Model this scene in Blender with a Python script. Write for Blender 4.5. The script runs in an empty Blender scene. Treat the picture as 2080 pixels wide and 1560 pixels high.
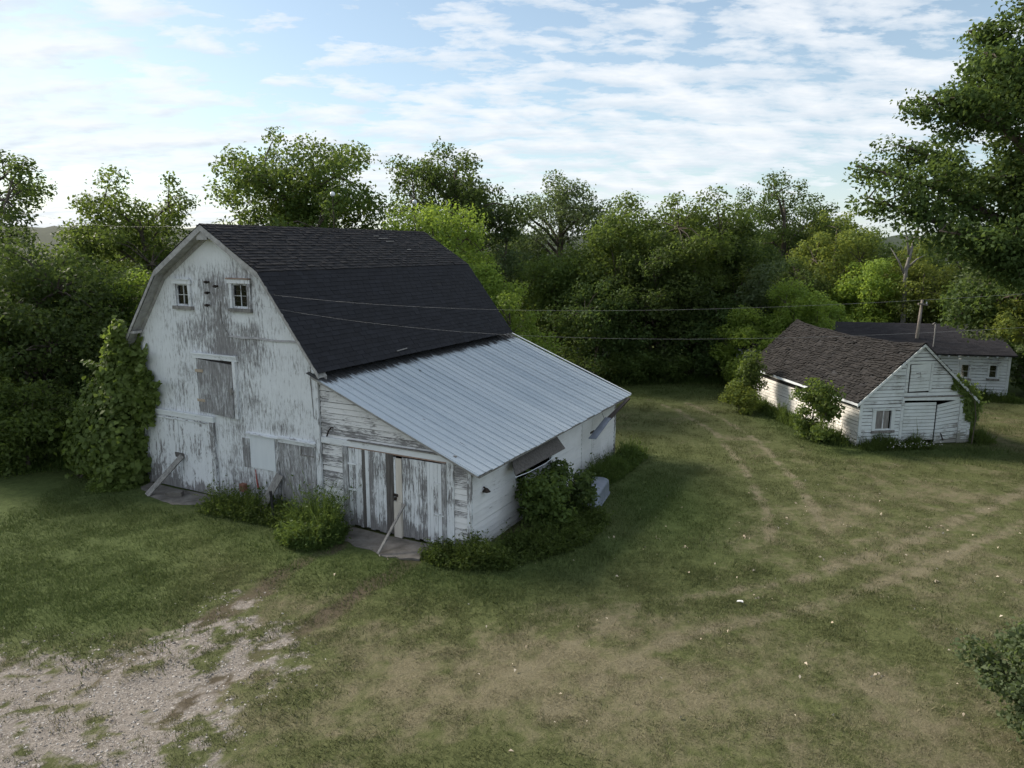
import bpy, bmesh, math, random
import numpy as np
from mathutils import Vector, Matrix
random.seed(7)
RNG = np.random.default_rng(11)
sc = bpy.context.scene
C = sc.collection

# ------------------------------------------------------------------ camera
cam_d = bpy.data.cameras.new('camera')
cam = bpy.data.objects.new('camera', cam_d); C.objects.link(cam)
cam.location = (0, 0, 7.36)
cam_d.sensor_width = 36.0
cam_d.lens = 25.79
cam_d.clip_end = 6000
PITCH, ROLL = 0.1844, 0.0028
cam.rotation_euler = (Matrix.Rotation(math.pi/2 - PITCH, 3, 'X') @ Matrix.Rotation(ROLL, 3, 'Z')).to_euler()
sc.camera = cam

# ------------------------------------------------------------------ sky, sun, exposure
SUN_EL = math.radians(33)
SUN_AZ = Vector((-0.85, 0.53)).normalized()
SUN = Vector((SUN_AZ.x*math.cos(SUN_EL), SUN_AZ.y*math.cos(SUN_EL), math.sin(SUN_EL)))
sc.view_settings.view_transform = 'Standard'
sc.view_settings.look = 'None'
sc.view_settings.exposure = 1.46
sc.view_settings.gamma = 1.0
sc.view_settings.use_curve_mapping = False
sc.cycles.use_denoising = True
sc.cycles.max_bounces = 4
sc.cycles.transparent_max_bounces = 6
sc.cycles.diffuse_bounces = 2
sc.cycles.use_adaptive_sampling = True
sc.cycles.adaptive_threshold = 0.02
sc.cycles.glossy_bounces = 2
sc.cycles.caustics_reflective = False
sc.cycles.caustics_refractive = False
sc.cycles.transmission_bounces = 3

world = bpy.data.worlds.new('World'); sc.world = world
world.use_nodes = True
wt = world.node_tree; wn = wt.nodes; wl = wt.links
wn.clear()
def N(tree, typ, **kw):
    n = tree.nodes.new(typ)
    for k, v in kw.items():
        setattr(n, k, v)
    return n
def math_node(tree, op, a, b=None, c=None, clamp=False):
    n = tree.nodes.new('ShaderNodeMath'); n.operation = op; n.use_clamp = clamp
    for i, v in enumerate((a, b, c)):
        if v is None: continue
        if isinstance(v, (int, float)): n.inputs[i].default_value = v
        else: tree.links.new(v, n.inputs[i])
    return n.outputs[0]
def ramp(tree, fac, stops, interp='LINEAR'):
    n = tree.nodes.new('ShaderNodeValToRGB')
    cr = n.color_ramp; cr.interpolation = interp
    while len(cr.elements) < len(stops): cr.elements.new(0.5)
    for e, (p, c) in zip(cr.elements, stops):
        e.position = p
        e.color = (c, c, c, 1) if isinstance(c, (int, float)) else (*c, 1)
    tree.links.new(fac, n.inputs[0])
    return n.outputs[0]
def mixc(tree, fac, a, b, mode='MIX'):
    n = tree.nodes.new('ShaderNodeMix'); n.data_type = 'RGBA'; n.blend_type = mode
    for sock, v in ((n.inputs[0], fac), (n.inputs[6], a), (n.inputs[7], b)):
        if isinstance(v, (int, float)): sock.default_value = v
        elif isinstance(v, tuple): sock.default_value = (*v, 1) if len(v) == 3 else v
        else: tree.links.new(v, sock)
    return n.outputs[2]
def noise(tree, vec, scale, detail=4, rough=0.55, dist=0.0, dims='3D'):
    n = tree.nodes.new('ShaderNodeTexNoise'); n.noise_dimensions = dims
    n.inputs['Scale'].default_value = scale; n.inputs['Detail'].default_value = detail
    n.inputs['Roughness'].default_value = rough; n.inputs['Distortion'].default_value = dist
    if vec is not None: tree.links.new(vec, n.inputs['Vector'])
    return n.outputs['Fac']
def mapping(tree, vec, scale=(1, 1, 1), loc=(0, 0, 0), rot=(0, 0, 0)):
    n = tree.nodes.new('ShaderNodeMapping')
    n.inputs['Scale'].default_value = scale; n.inputs['Location'].default_value = loc
    n.inputs['Rotation'].default_value = rot
    tree.links.new(vec, n.inputs['Vector'])
    return n.outputs[0]

sky = N(wt, 'ShaderNodeTexSky'); sky.sky_type = 'NISHITA'; sky.sun_disc = False
sky.sun_elevation = SUN_EL
sky.sun_rotation = math.atan2(SUN_AZ.x, SUN_AZ.y)
sky.air_density = 1.0; sky.dust_density = 0.6; sky.ozone_density = 1.2
tcw = N(wt, 'ShaderNodeTexCoord')
sep = N(wt, 'ShaderNodeSeparateXYZ'); wl.new(tcw.outputs['Generated'], sep.inputs[0])
zc = math_node(wt, 'ADD', math_node(wt, 'MAXIMUM', sep.outputs[2], 0.0), 0.17)
cx = math_node(wt, 'DIVIDE', sep.outputs[0], zc); cy = math_node(wt, 'DIVIDE', sep.outputs[1], zc)
comb = N(wt, 'ShaderNodeCombineXYZ'); wl.new(cx, comb.inputs[0]); wl.new(cy, comb.inputs[1])
pl = comb.outputs[0]
big = noise(wt, mapping(wt, pl, (0.42, 0.55, 1), (3.1, 0.4, 0)), 1.0, 2, 0.5, 0.2)
puff = noise(wt, mapping(wt, pl, (3.8, 5.6, 1), (0.7, 5.2, 0)), 1.0, 10, 0.60, 0.15)
fine = noise(wt, mapping(wt, pl, (9.0, 15.0, 1), (2.7, 1.2, 0)), 1.0, 6, 0.60, 0.3)
wisp = noise(wt, mapping(wt, pl, (1.1, 4.2, 1), (9.0, 2.0, 0), (0, 0, 0.22)), 1.0, 7, 0.6, 0.4)
# more cloud over the left of the view, bluer to the right, as the bank drifts in from the sun side
side = ramp(wt, math_node(wt, 'ADD', math_node(wt, 'MULTIPLY', sep.outputs[0], 0.5), 0.5), [(0.1, 0.07), (0.9, -0.0)])
dens = math_node(wt, 'ADD', math_node(wt, 'MULTIPLY', big, 0.62), math_node(wt, 'MULTIPLY', puff, 0.78))
dens = math_node(wt, 'ADD', dens, math_node(wt, 'MULTIPLY', wisp, 0.28))
dens = math_node(wt, 'ADD', dens, math_node(wt, 'MULTIPLY', fine, 0.24))
dens = math_node(wt, 'ADD', dens, side)
cmask = ramp(wt, math_node(wt, 'SUBTRACT', dens, 0.255), [(0.675, 0.0), (0.715, 0.42), (0.77, 0.72), (0.88, 0.97)])
shade = noise(wt, mapping(wt, pl, (3.8, 5.6, 1), (0.80, 5.45, 0)), 1.0, 7, 0.55, 0.15)
ccol = mixc(wt, ramp(wt, shade, [(0.36, 0.0), (0.60, 1.0)]), (0.275, 0.304, 0.336), (0.350, 0.363, 0.378))
skyc = N(wt, 'ShaderNodeMix', data_type='RGBA', blend_type='MULTIPLY')
skyc.inputs[0].default_value = 1.0
wl.new(sky.outputs[0], skyc.inputs[6]); skyc.inputs[7].default_value = (0.055, 0.0555, 0.053, 1)
hz = ramp(wt, sep.outputs[2], [(0.0, 0.58), (0.16, 0.28), (0.50, 0.12)])
skyh = mixc(wt, hz, skyc.outputs[2], (0.265, 0.318, 0.362))
final = mixc(wt, cmask, skyh, ccol)
bg = N(wt, 'ShaderNodeBackground'); bg.inputs['Strength'].default_value = 1.0
wl.new(final, bg.inputs[0])
wo = N(wt, 'ShaderNodeOutputWorld'); wl.new(bg.outputs[0], wo.inputs[0])

sun_d = bpy.data.lights.new('sun', 'SUN'); sun_d.energy = 2.3; sun_d.angle = math.radians(12)
sun_d.color = (1.0, 0.90, 0.76)
sun = bpy.data.objects.new('sun', sun_d); C.objects.link(sun)
sun.rotation_euler = SUN.to_track_quat('Z', 'Y').to_euler(); sun.location = SUN*60

# ------------------------------------------------------------------ material helpers
def new_mat(name):
    m = bpy.data.materials.new(name); m.use_nodes = True
    t = m.node_tree; t.nodes.clear()
    out = t.nodes.new('ShaderNodeOutputMaterial')
    b = t.nodes.new('ShaderNodeBsdfPrincipled')
    t.links.new(b.outputs[0], out.inputs[0])
    return m, t, b, out
def objco(t): return N(t, 'ShaderNodeTexCoord').outputs['Object']
def attr(t, name, typ='GEOMETRY'):
    n = N(t, 'ShaderNodeAttribute'); n.attribute_name = name; n.attribute_type = typ
    return n.outputs['Fac']
def bump(t, b, h, strength=0.3, dist=0.02):
    n = N(t, 'ShaderNodeBump'); n.inputs['Strength'].default_value = strength
    n.inputs['Distance'].default_value = dist
    t.links.new(h, n.inputs['Height']); t.links.new(n.outputs[0], b.inputs['Normal'])

def paint_mat(name, grain, wear, paint=(0.74, 0.77, 0.80), wood=((0.13, 0.128, 0.13), (0.30, 0.295, 0.30)),
              soft=0.035, objr=0.14, use_attr=False, base_dirt=0.22, big=0.5, moss=0.0):
    """old paint flaking off grey wood; grain = noise scale along x, y, z"""
    m, t, b, _ = new_mat(name)
    co = objco(t)
    oi = N(t, 'ShaderNodeObjectInfo').outputs['Random']
    comb = N(t, 'ShaderNodeCombineXYZ')
    t.links.new(math_node(t, 'MULTIPLY', oi, 37.0), comb.inputs[0]); t.links.new(math_node(t, 'MULTIPLY', oi, 11.0), comb.inputs[2])
    add = N(t, 'ShaderNodeVectorMath', operation='ADD'); t.links.new(co, add.inputs[0]); t.links.new(comb.outputs[0], add.inputs[1])
    co2 = co if use_attr else add.outputs[0]
    streak = noise(t, mapping(t, co2, grain), 1.0, 7, 0.68, 0.3)
    flake = noise(t, mapping(t, co2, tuple(g*0.55+2.5 for g in grain)), 1.6, 8, 0.7, 0.6)
    large = noise(t, co, 0.9, 4, 0.55, 0.4)
    v = math_node(t, 'ADD', math_node(t, 'MULTIPLY', streak, 0.55), math_node(t, 'MULTIPLY', flake, 0.45))
    v = math_node(t, 'ADD', v, math_node(t, 'MULTIPLY', math_node(t, 'SUBTRACT', large, 0.5), big))
    v = math_node(t, 'ADD', v, wear)
    v = math_node(t, 'ADD', v, math_node(t, 'MULTIPLY', math_node(t, 'SUBTRACT', oi, 0.5), objr))
    if use_attr: v = math_node(t, 'ADD', v, attr(t, 'wear'))
    sepz = N(t, 'ShaderNodeSeparateXYZ'); t.links.new(co, sepz.inputs[0])
    if base_dirt:
        low = ramp(t, math_node(t, 'MULTIPLY', sepz.outputs[2], 1.0), [(0.0, base_dirt), (0.55, 0.0)])
        v = math_node(t, 'ADD', v, low)
    mask = ramp(t, v, [(0.5-soft, 0.0), (0.5+soft, 1.0)])
    chalk = ramp(t, v, [(0.30, 0.0), (0.50, 0.55)])
    wn_ = noise(t, mapping(t, co2, tuple(g*1.7 for g in grain)), 1.0, 5, 0.65)
    woodc = mixc(t, ramp(t, wn_, [(0.32, 0.0), (0.68, 1.0)]), wood[0], wood[1])
    tint = noise(t, co, 2.3, 5, 0.6, 0.5)
    paintc = mixc(t, ramp(t, tint, [(0.35, 0.0), (0.7, 0.35)]), paint, tuple(p*q for p, q in zip(paint, (0.80, 0.80, 0.79))))
    paintc = mixc(t, chalk, paintc, tuple(p*q for p, q in zip(paint, (0.74, 0.74, 0.745))))
    col = mixc(t, mask, paintc, woodc)
    if moss:
        mo = noise(t, co, 1.7, 6, 0.65, 0.5)
        col = mixc(t, ramp(t, mo, [(0.5, 0.0), (0.72, moss)]), col, (0.22, 0.25, 0.17))
    t.links.new(col, b.inputs['Base Color'])
    b.inputs['Roughness'].default_value = 0.78
    b.inputs['Specular IOR Level'].default_value = 0.25
    h = math_node(t, 'SUBTRACT', math_node(t, 'MULTIPLY', wn_, 0.5), mask)
    bump(t, b, h, 0.35, 0.006)
    return m
def plain_mat(name, c1, c2, scale=6.0, rough=0.8, metal=0.0, grain=(1, 1, 1), bmp=0.15, spec=0.3, objr=0.0):
    m, t, b, _ = new_mat(name)
    co = objco(t)
    n = noise(t, mapping(t, co, grain), scale, 6, 0.62, 0.3)
    f = ramp(t, n, [(0.3, 0.0), (0.7, 1.0)])
    if objr:
        oi = N(t, 'ShaderNodeObjectInfo').outputs['Random']
        f = math_node(t, 'ADD', f, math_node(t, 'MULTIPLY', math_node(t, 'SUBTRACT', oi, 0.5), objr), clamp=True)
    t.links.new(mixc(t, f, c1, c2), b.inputs['Base Color'])
    b.inputs['Roughness'].default_value = rough; b.inputs['Metallic'].default_value = metal
    b.inputs['Specular IOR Level'].default_value = spec
    bump(t, b, n, bmp, 0.01)
    return m
def shingle_mat(name, lo, hi, brown=(0.05, 0.04, 0.03), lichen=0.0, spec=0.25):
    m, t, b, _ = new_mat(name)
    co = objco(t); r = attr(t, 'rnd')
    g = noise(t, co, 60.0, 3, 0.7)
    l = noise(t, co, 0.7, 4, 0.6, 0.5)
    f = math_node(t, 'ADD', math_node(t, 'MULTIPLY', r, 0.5), math_node(t, 'MULTIPLY', g, 0.5))
    col = mixc(t, ramp(t, f, [(0.2, 0.0), (0.85, 1.0)]), lo, hi)
    col = mixc(t, ramp(t, l, [(0.45, 0.0), (0.75, 0.6)]), col, brown)
    if lichen:
        li = noise(t, co, 7.0, 6, 0.7, 0.4)
        col = mixc(t, ramp(t, li, [(0.66, 0.0), (0.74, lichen)]), col, (0.30, 0.31, 0.27))
    t.links.new(col, b.inputs['Base Color'])
    b.inputs['Roughness'].default_value = 0.85; b.inputs['Specular IOR Level'].default_value = spec
    bump(t, b, g, 0.3, 0.004)
    return m
def leaf_mat(name, c_dark, c_light, trans, gloss=0.12, tfac=0.42):
    m, t, b, out = new_mat(name)
    r = attr(t, 'rnd')
    co = objco(t)
    n = noise(t, co, 0.55, 3, 0.5)
    f = math_node(t, 'ADD', math_node(t, 'MULTIPLY', r, 0.65), math_node(t, 'MULTIPLY', ramp(t, n, [(0.3, 0.0), (0.7, 1.0)]), 0.35))
    col = mixc(t, f, c_dark, c_light)
    oi = N(t, 'ShaderNodeObjectInfo').outputs['Random']
    hs = N(t, 'ShaderNodeHueSaturation')
    t.links.new(math_node(t, 'ADD', 0.488, math_node(t, 'MULTIPLY', oi, 0.024)), hs.inputs['Hue'])
    t.links.new(math_node(t, 'ADD', 0.88, math_node(t, 'MULTIPLY', oi, 0.24)), hs.inputs['Value'])
    t.links.new(col, hs.inputs['Color'])
    t.links.new(hs.outputs[0], b.inputs['Base Color'])
    b.inputs['Roughness'].default_value = 0.58
    b.inputs['Specular IOR Level'].default_value = gloss*1.3
    tr = N(t, 'ShaderNodeBsdfTranslucent')
    t.links.new(mixc(t, f, tuple(v*0.8 for v in trans), trans), tr.inputs[0])
    mx = N(t, 'ShaderNodeMixShader'); mx.inputs[0].default_value = tfac
    t.links.new(b.outputs[0], mx.inputs[1]); t.links.new(tr.outputs[0], mx.inputs[2])
    t.links.new(mx.outputs[0], out.inputs[0])
    return m

M = {}
M['gable'] = paint_mat('gable paint', (15, 15, 2.3), -0.115, use_attr=True, base_dirt=0.16, big=0.30, soft=0.065)
M['paint_v'] = paint_mat('vertical paint', (26, 26, 2.2), -0.06, objr=0.22)
M['paint_trim'] = paint_mat('trim paint', (22, 22, 3.0), -0.03, objr=0.16, base_dirt=0.1)
M['paint_trim_h'] = paint_mat('rail paint', (2.5, 2.5, 24), -0.10, objr=0.12, base_dirt=0.0)
M['paint_door'] = paint_mat('door paint', (11, 11, 1.6), -0.06, base_dirt=0.20, big=0.4)
M['paint_grey'] = paint_mat('bare door wood', (14, 14, 1.8), 0.06, base_dirt=0.1, big=0.35, soft=0.09)
M['clap'] = paint_mat('clapboard paint', (2.2, 2.2, 30), -0.055, objr=0.20, paint=(0.74, 0.745, 0.75), base_dirt=0.14)
M['clap_good'] = paint_mat('clapboard good paint', (2.2, 2.2, 26), -0.15, objr=0.10, paint=(0.72, 0.73, 0.74), base_dirt=0.2)
M['clap_shed'] = paint_mat('shed clapboard paint', (2.0, 2.0, 28), -0.125, objr=0.14, paint=(0.64, 0.69, 0.70), wood=((0.16, 0.16, 0.15), (0.30, 0.30, 0.28)), base_dirt=0.18, moss=0.25)  # cooler, darker paint: the unlit gable's shade is put into the colour
M['clap_shed_side'] = paint_mat('shed side paint', (2.0, 2.0, 28), -0.17, objr=0.12, paint=(0.76, 0.74, 0.70), base_dirt=0.15)  # same white paint, warmer and lighter: sunlight on the side is in the colour
M['clap_far'] = paint_mat('long shed paint', (1.6, 1.6, 22), -0.12, objr=0.14, paint=(0.64, 0.67, 0.69), base_dirt=0.12)
M['dark_board'] = plain_mat('dark weathered board', (0.06, 0.055, 0.05), (0.15, 0.14, 0.135), 1.0, 0.9, grain=(24, 24, 2))
M['cream'] = plain_mat('cream board', (0.50, 0.46, 0.41), (0.62, 0.58, 0.52), 1.0, 0.7, grain=(12, 12, 2))
M['plywood'] = plain_mat('fresh white panel', (0.60, 0.64, 0.68), (0.66, 0.70, 0.735), 1.0, 0.65, grain=(6, 6, 1), bmp=0.03)
M['oldwood'] = plain_mat('grey old wood', (0.12, 0.115, 0.11), (0.30, 0.29, 0.275), 1.0, 0.9, grain=(18, 18, 3), objr=0.3)
M['soffit'] = plain_mat('weathered soffit', (0.24, 0.235, 0.23), (0.44, 0.435, 0.43), 2.0, 0.85, grain=(3, 3, 3))
M['rustwood'] = plain_mat('reddish bare wood', (0.22, 0.13, 0.10), (0.42, 0.33, 0.28), 1.0, 0.9, grain=(4, 4, 22))
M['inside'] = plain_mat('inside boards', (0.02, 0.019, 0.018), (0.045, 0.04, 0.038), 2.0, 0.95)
M['iron'] = plain_mat('dark iron', (0.02, 0.02, 0.022), (0.07, 0.05, 0.04), 20, 0.6, 0.5)
M['tan'] = plain_mat('raw tan patch', (0.34, 0.28, 0.21), (0.46, 0.38, 0.30), 4, 0.9)
M['galv'] = plain_mat('dull galvanised steel', (0.15, 0.175, 0.22), (0.24, 0.27, 0.32), 3, 0.5, 0.4)
M['blackpipe'] = plain_mat('black plastic', (0.012, 0.012, 0.013), (0.03, 0.03, 0.032), 8, 0.6)
M['red'] = plain_mat('faded red', (0.28, 0.06, 0.05), (0.36, 0.10, 0.08), 10, 0.8)
M['brick'] = plain_mat('brick', (0.16, 0.07, 0.05), (0.28, 0.14, 0.10), 10, 0.9)
M['white_glass'] = plain_mat('milk glass', (0.66, 0.70, 0.74), (0.72, 0.76, 0.80), 3, 0.15, bmp=0.0, spec=0.6)
M['wire'] = plain_mat('weathered wire', (0.12, 0.125, 0.13), (0.20, 0.21, 0.22), 5, 0.5, 0.4)
M['pole'] = plain_mat('pole wood', (0.14, 0.12, 0.10), (0.30, 0.27, 0.24), 1.0, 0.9, grain=(20, 20, 2))
M['paper'] = plain_mat('white scrap', (0.70, 0.69, 0.66), (0.78, 0.77, 0.74), 8, 0.8)
M['shingle_top'] = shingle_mat('old asphalt shingles', (0.006, 0.006, 0.008), (0.016, 0.016, 0.019), (0.011, 0.011, 0.012), spec=0.3)
M['shingle_low'] = shingle_mat('newer asphalt shingles', (0.010, 0.0105, 0.014), (0.019, 0.020, 0.026), (0.013, 0.013, 0.016), spec=0.3)
M['shingle_shed'] = shingle_mat('curled shed shingles', (0.008, 0.0075, 0.0075), (0.036, 0.033, 0.032), (0.025, 0.022, 0.020), lichen=0.4)
M['shingle_far'] = shingle_mat('dark shed shingles', (0.014, 0.013, 0.016), (0.030, 0.028, 0.032), (0.024, 0.021, 0.022))
M['deck'] = plain_mat('roof deck', (0.02, 0.02, 0.022), (0.04, 0.04, 0.042), 4, 0.95)
def glass_mat():
    m, t, b, out = new_mat('old window glass')
    g = N(t, 'ShaderNodeBsdfGlossy'); g.inputs['Roughness'].default_value = 0.04; g.inputs[0].default_value = (0.8, 0.85, 0.9, 1)
    tr = N(t, 'ShaderNodeBsdfTransparent'); tr.inputs[0].default_value = (0.55, 0.56, 0.56, 1)
    fr = N(t, 'ShaderNodeFresnel'); fr.inputs[0].default_value = 1.5
    mx = N(t, 'ShaderNodeMixShader')
    t.links.new(fr.outputs[0], mx.inputs[0]); t.links.new(tr.outputs[0], mx.inputs[1]); t.links.new(g.outputs[0], mx.inputs[2])
    t.links.new(mx.outputs[0], out.inputs[0])
    return m
M['glass'] = glass_mat()
def metal_roof_mat():
    m, t, b, _ = new_mat('lean-to sheet metal')
    co = objco(t)
    sp = N(t, 'ShaderNodeSeparateXYZ'); t.links.new(co, sp.inputs[0])
    oi = N(t, 'ShaderNodeObjectInfo').outputs['Random']
    n1 = noise(t, mapping(t, co, (0.5, 2.2, 1)), 1.0, 6, 0.6, 0.4)
    n2 = noise(t, co, 9.0, 5, 0.6)
    f = math_node(t, 'ADD', math_node(t, 'MULTIPLY', n1, 0.7), math_node(t, 'ADD', math_node(t, 'MULTIPLY', n2, 0.25), math_node(t, 'MULTIPLY', oi, 0.34)))
    col = mixc(t, ramp(t, f, [(0.4, 0.0), (0.75, 1.0)]), (0.36, 0.42, 0.475), (0.455, 0.51, 0.555))
    # tar washed down from the shingles above: ragged drips near the top edge
    drip = noise(t, mapping(t, co, (0.9, 9.0, 0.9)), 1.0, 4, 0.7, 0.2)
    edge = math_node(t, 'MULTIPLY', math_node(t, 'SUBTRACT', sp.outputs[0], 3.72), 1.15)
    d = ramp(t, math_node(t, 'SUBTRACT', drip, edge), [(0.02, 0.0), (0.16, 0.92)])
    col = mixc(t, d, col, (0.025, 0.023, 0.024))
    rs = noise(t, mapping(t, co, (0.35, 7.0, 0.35), (0, 4.0, 0)), 1.0, 5, 0.65, 0.2)
    col = mixc(t, ramp(t, rs, [(0.62, 0.0), (0.76, 0.14)]), col, (0.25, 0.23, 0.21))
    spot = noise(t, mapping(t, co, (2.2, 5.0, 2.2), (3.3, 0, 0)), 1.0, 2, 0.5)
    col = mixc(t, ramp(t, spot, [(0.762, 0.0), (0.772, 0.8)]), col, (0.04, 0.04, 0.042))
    t.links.new(col, b.inputs['Base Color'])
    b.inputs['Metallic'].default_value = 0.25
    b.inputs['Roughness'].default_value = 0.52
    bump(t, b, n2, 0.08, 0.01)
    return m
M['metal_roof'] = metal_roof_mat()
M['concrete'] = plain_mat('old concrete', (0.085, 0.078, 0.068), (0.215, 0.20, 0.185), 3, 0.9, bmp=0.3)
M['bark'] = plain_mat('bark', (0.055, 0.045, 0.036), (0.13, 0.11, 0.09), 3.0, 0.95, grain=(4, 4, 1), bmp=0.5)
M['bark_pale'] = plain_mat('pale dead wood', (0.14, 0.13, 0.12), (0.27, 0.255, 0.235), 3.0, 0.95, grain=(4, 4, 1), bmp=0.4)
M['leaf_dark'] = leaf_mat('dark oak leaves', (0.040, 0.066, 0.022), (0.088, 0.132, 0.041), (0.149, 0.218, 0.046))
M['leaf_mid'] = leaf_mat('mid green leaves', (0.052, 0.083, 0.024), (0.112, 0.165, 0.046), (0.207, 0.287, 0.052))
M['leaf_light'] = leaf_mat('light green leaves', (0.115, 0.180, 0.036), (0.205, 0.290, 0.064), (0.38, 0.52, 0.07))
M['leaf_yellow'] = leaf_mat('yellow green leaves', (0.088, 0.118, 0.029), (0.165, 0.205, 0.051), (0.299, 0.356, 0.063))
M['leaf_grey'] = leaf_mat('grey green leaves', (0.068, 0.099, 0.050), (0.140, 0.183, 0.095), (0.184, 0.253, 0.075))
M['leaf_vine'] = leaf_mat('grape leaves', (0.060, 0.100, 0.022), (0.160, 0.225, 0.060), (0.26, 0.36, 0.06), 0.18, 0.35)
M['leaf_far'] = leaf_mat('far leaves', (0.041, 0.059, 0.026), (0.085, 0.116, 0.049), (0.115, 0.161, 0.046))
M['weed'] = leaf_mat('weeds', (0.048, 0.080, 0.022), (0.100, 0.145, 0.042), (0.17, 0.24, 0.05), 0.08)

# ------------------------------------------------------------------ mesh helpers
class MB:
    def __init__(s): s.v = []; s.f = []
    def add(s, vs, fs):
        o = len(s.v); s.v += [tuple(p) for p in vs]; s.f += [tuple(i+o for i in f) for f in fs]; return s
    def hexa(s, p):   # 8 points: bottom ring 0-3, top ring 4-7
        return s.add(p, [(0, 3, 2, 1), (4, 5, 6, 7), (0, 1, 5, 4), (1, 2, 6, 5), (2, 3, 7, 6), (3, 0, 4, 7)])
    def box(s, x0, x1, y0, y1, z0, z1, j=0.0):
        p = [(x0, y0, z0), (x1, y0, z0), (x1, y1, z0), (x0, y1, z0), (x0, y0, z1), (x1, y0, z1), (x1, y1, z1), (x0, y1, z1)]
        if j: p = [tuple(c + random.uniform(-j, j) for c in q) for q in p]
        return s.hexa(p)
    def bar(s, a, b, w, h, up=(0, 0, 1)):
        a = Vector(a); b = Vector(b); d = (b-a).normalized(); u = Vector(up)
        r = d.cross(u).normalized()*w/2; q = r.cross(d).normalized()*h/2
        return s.hexa([a-r-q, a+r-q, b+r-q, b-r-q, a-r+q, a+r+q, b+r+q, b-r+q])
    def tube(s, pts, rad, n=6, cap=True):
        pts = [Vector(p) for p in pts]; o = len(s.v); k = len(pts)
        if isinstance(rad, (int, float)): rad = [rad]*k
        for i, p in enumerate(pts):
            d = (pts[min(i+1, k-1)]-pts[max(i-1, 0)]).normalized()
            a = d.cross(Vector((0.31, 0.17, 0.93))).normalized() if abs(d.z) < 0.95 else d.cross(Vector((1, 0, 0))).normalized()
            b = d.cross(a)
            for q in range(n):
                t = 2*math.pi*q/n
                s.v.append(tuple(p + (a*math.cos(t)+b*math.sin(t))*rad[i]))
        for i in range(k-1):
            for q in range(n):
                s.f.append((o+i*n+q, o+i*n+(q+1) % n, o+(i+1)*n+(q+1) % n, o+(i+1)*n+q))
        if cap:
            s.f.append(tuple(o+q for q in range(n))[::-1]); s.f.append(tuple(o+(k-1)*n+q for q in range(n)))
        return s
    def sphere(s, c, r, seg=12, rings=8):
        o = len(s.v)
        for i in range(rings+1):
            th = math.pi*i/rings
            for q in range(seg):
                ph = 2*math.pi*q/seg
                s.v.append((c[0]+r*math.sin(th)*math.cos(ph), c[1]+r*math.sin(th)*math.sin(ph), c[2]+r*math.cos(th)))
        for i in range(rings):
            for q in range(seg):
                s.f.append((o+i*seg+q, o+(i+1)*seg+q, o+(i+1)*seg+(q+1) % seg, o+i*seg+(q+1) % seg))
        return s
    def build(s, name, mat, parent=None, smooth=False, xf=None):
        me = bpy.data.meshes.new(name)
        v = [xf(*p) for p in s.v] if xf else s.v
        me.from_pydata(v, [], s.f); me.update()
        if smooth: me.polygons.foreach_set('use_smooth', [True]*len(me.polygons))
        me.materials.append(M[mat] if isinstance(mat, str) else mat)
        o = bpy.data.objects.new(name, me); C.objects.link(o)
        if parent: o.parent = parent
        return o
def tag(o, label=None, cat=None, group=None, kind=None):
    if label: o['label'] = label
    if cat: o['category'] = cat
    if group: o['group'] = group
    if kind: o['kind'] = kind
    return o
def empty(name, loc, rz=0.0):
    o = bpy.data.objects.new(name, None); C.objects.link(o)
    o.location = loc; o.rotation_euler = (0, 0, rz); o.empty_display_size = 0.3
    return o
def np_mesh(name, verts, faces_n, mat, parent=None, rnd=None, smooth=False):
    """verts (N, k, 3): N faces of k vertices each"""
    n, k, _ = verts.shape
    me = bpy.data.meshes.new(name)
    me.vertices.add(n*k); me.vertices.foreach_set('co', verts.reshape(-1).astype(np.float32))
    me.loops.add(n*k); me.loops.foreach_set('vertex_index', np.arange(n*k, dtype=np.int32))
    me.polygons.add(n); me.polygons.foreach_set('loop_start', np.arange(0, n*k, k, dtype=np.int32))
    me.polygons.foreach_set('loop_total', np.full(n, k, dtype=np.int32))
    me.update(calc_edges=True)
    if rnd is not None:
        a = me.attributes.new('rnd', 'FLOAT', 'FACE'); a.data.foreach_set('value', rnd.astype(np.float32))
    me.materials.append(M[mat] if isinstance(mat, str) else mat)
    o = bpy.data.objects.new(name, me); C.objects.link(o)
    if parent: o.parent = parent
    return o

# value noise for terrain masks
_G = np.random.default_rng(5).random((256, 256))
def vnoise(x, y, s, oct_=4):
    r = 0; amp = 1; tot = 0
    x = np.asarray(x)*s; y = np.asarray(y)*s
    for o in range(oct_):
        xi = np.floor(x).astype(int); yi = np.floor(y).astype(int); fx = x-xi; fy = y-yi
        fx = fx*fx*(3-2*fx); fy = fy*fy*(3-2*fy)
        g = lambda i, j: _G[(xi+i+o*17) % 256, (yi+j+o*31) % 256]
        r = r + amp*((g(0, 0)*(1-fx)+g(1, 0)*fx)*(1-fy)+(g(0, 1)*(1-fx)+g(1, 1)*fx)*fy)
        tot += amp; amp *= 0.55; x = x*2.03; y = y*2.03
    return r/tot
def seg_dist(x, y, pts):
    d = np.full(np.shape(x), 1e9)
    for (ax, ay), (bx, by) in zip(pts[:-1], pts[1:]):
        ux, uy = bx-ax, by-ay; t = np.clip(((x-ax)*ux+(y-ay)*uy)/(ux*ux+uy*uy), 0, 1)
        d = np.minimum(d, np.hypot(x-ax-t*ux, y-ay-t*uy))
    return d
def poly_sd(x, y, pts):
    inside = np.zeros(np.shape(x), bool); n = len(pts)
    for i in range(n):
        (ax, ay), (bx, by) = pts[i], pts[(i+1) % n]
        c = ((ay > y) != (by > y)) & (x < (bx-ax)*(y-ay)/(by-ay+1e-12)+ax)
        inside ^= c
    d = seg_dist(x, y, pts+[pts[0]])
    return np.where(inside, -d, d)
sstep = lambda a, b, x: (lambda t: t*t*(3-2*t))(np.clip((x-a)/(b-a), 0, 1))

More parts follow.
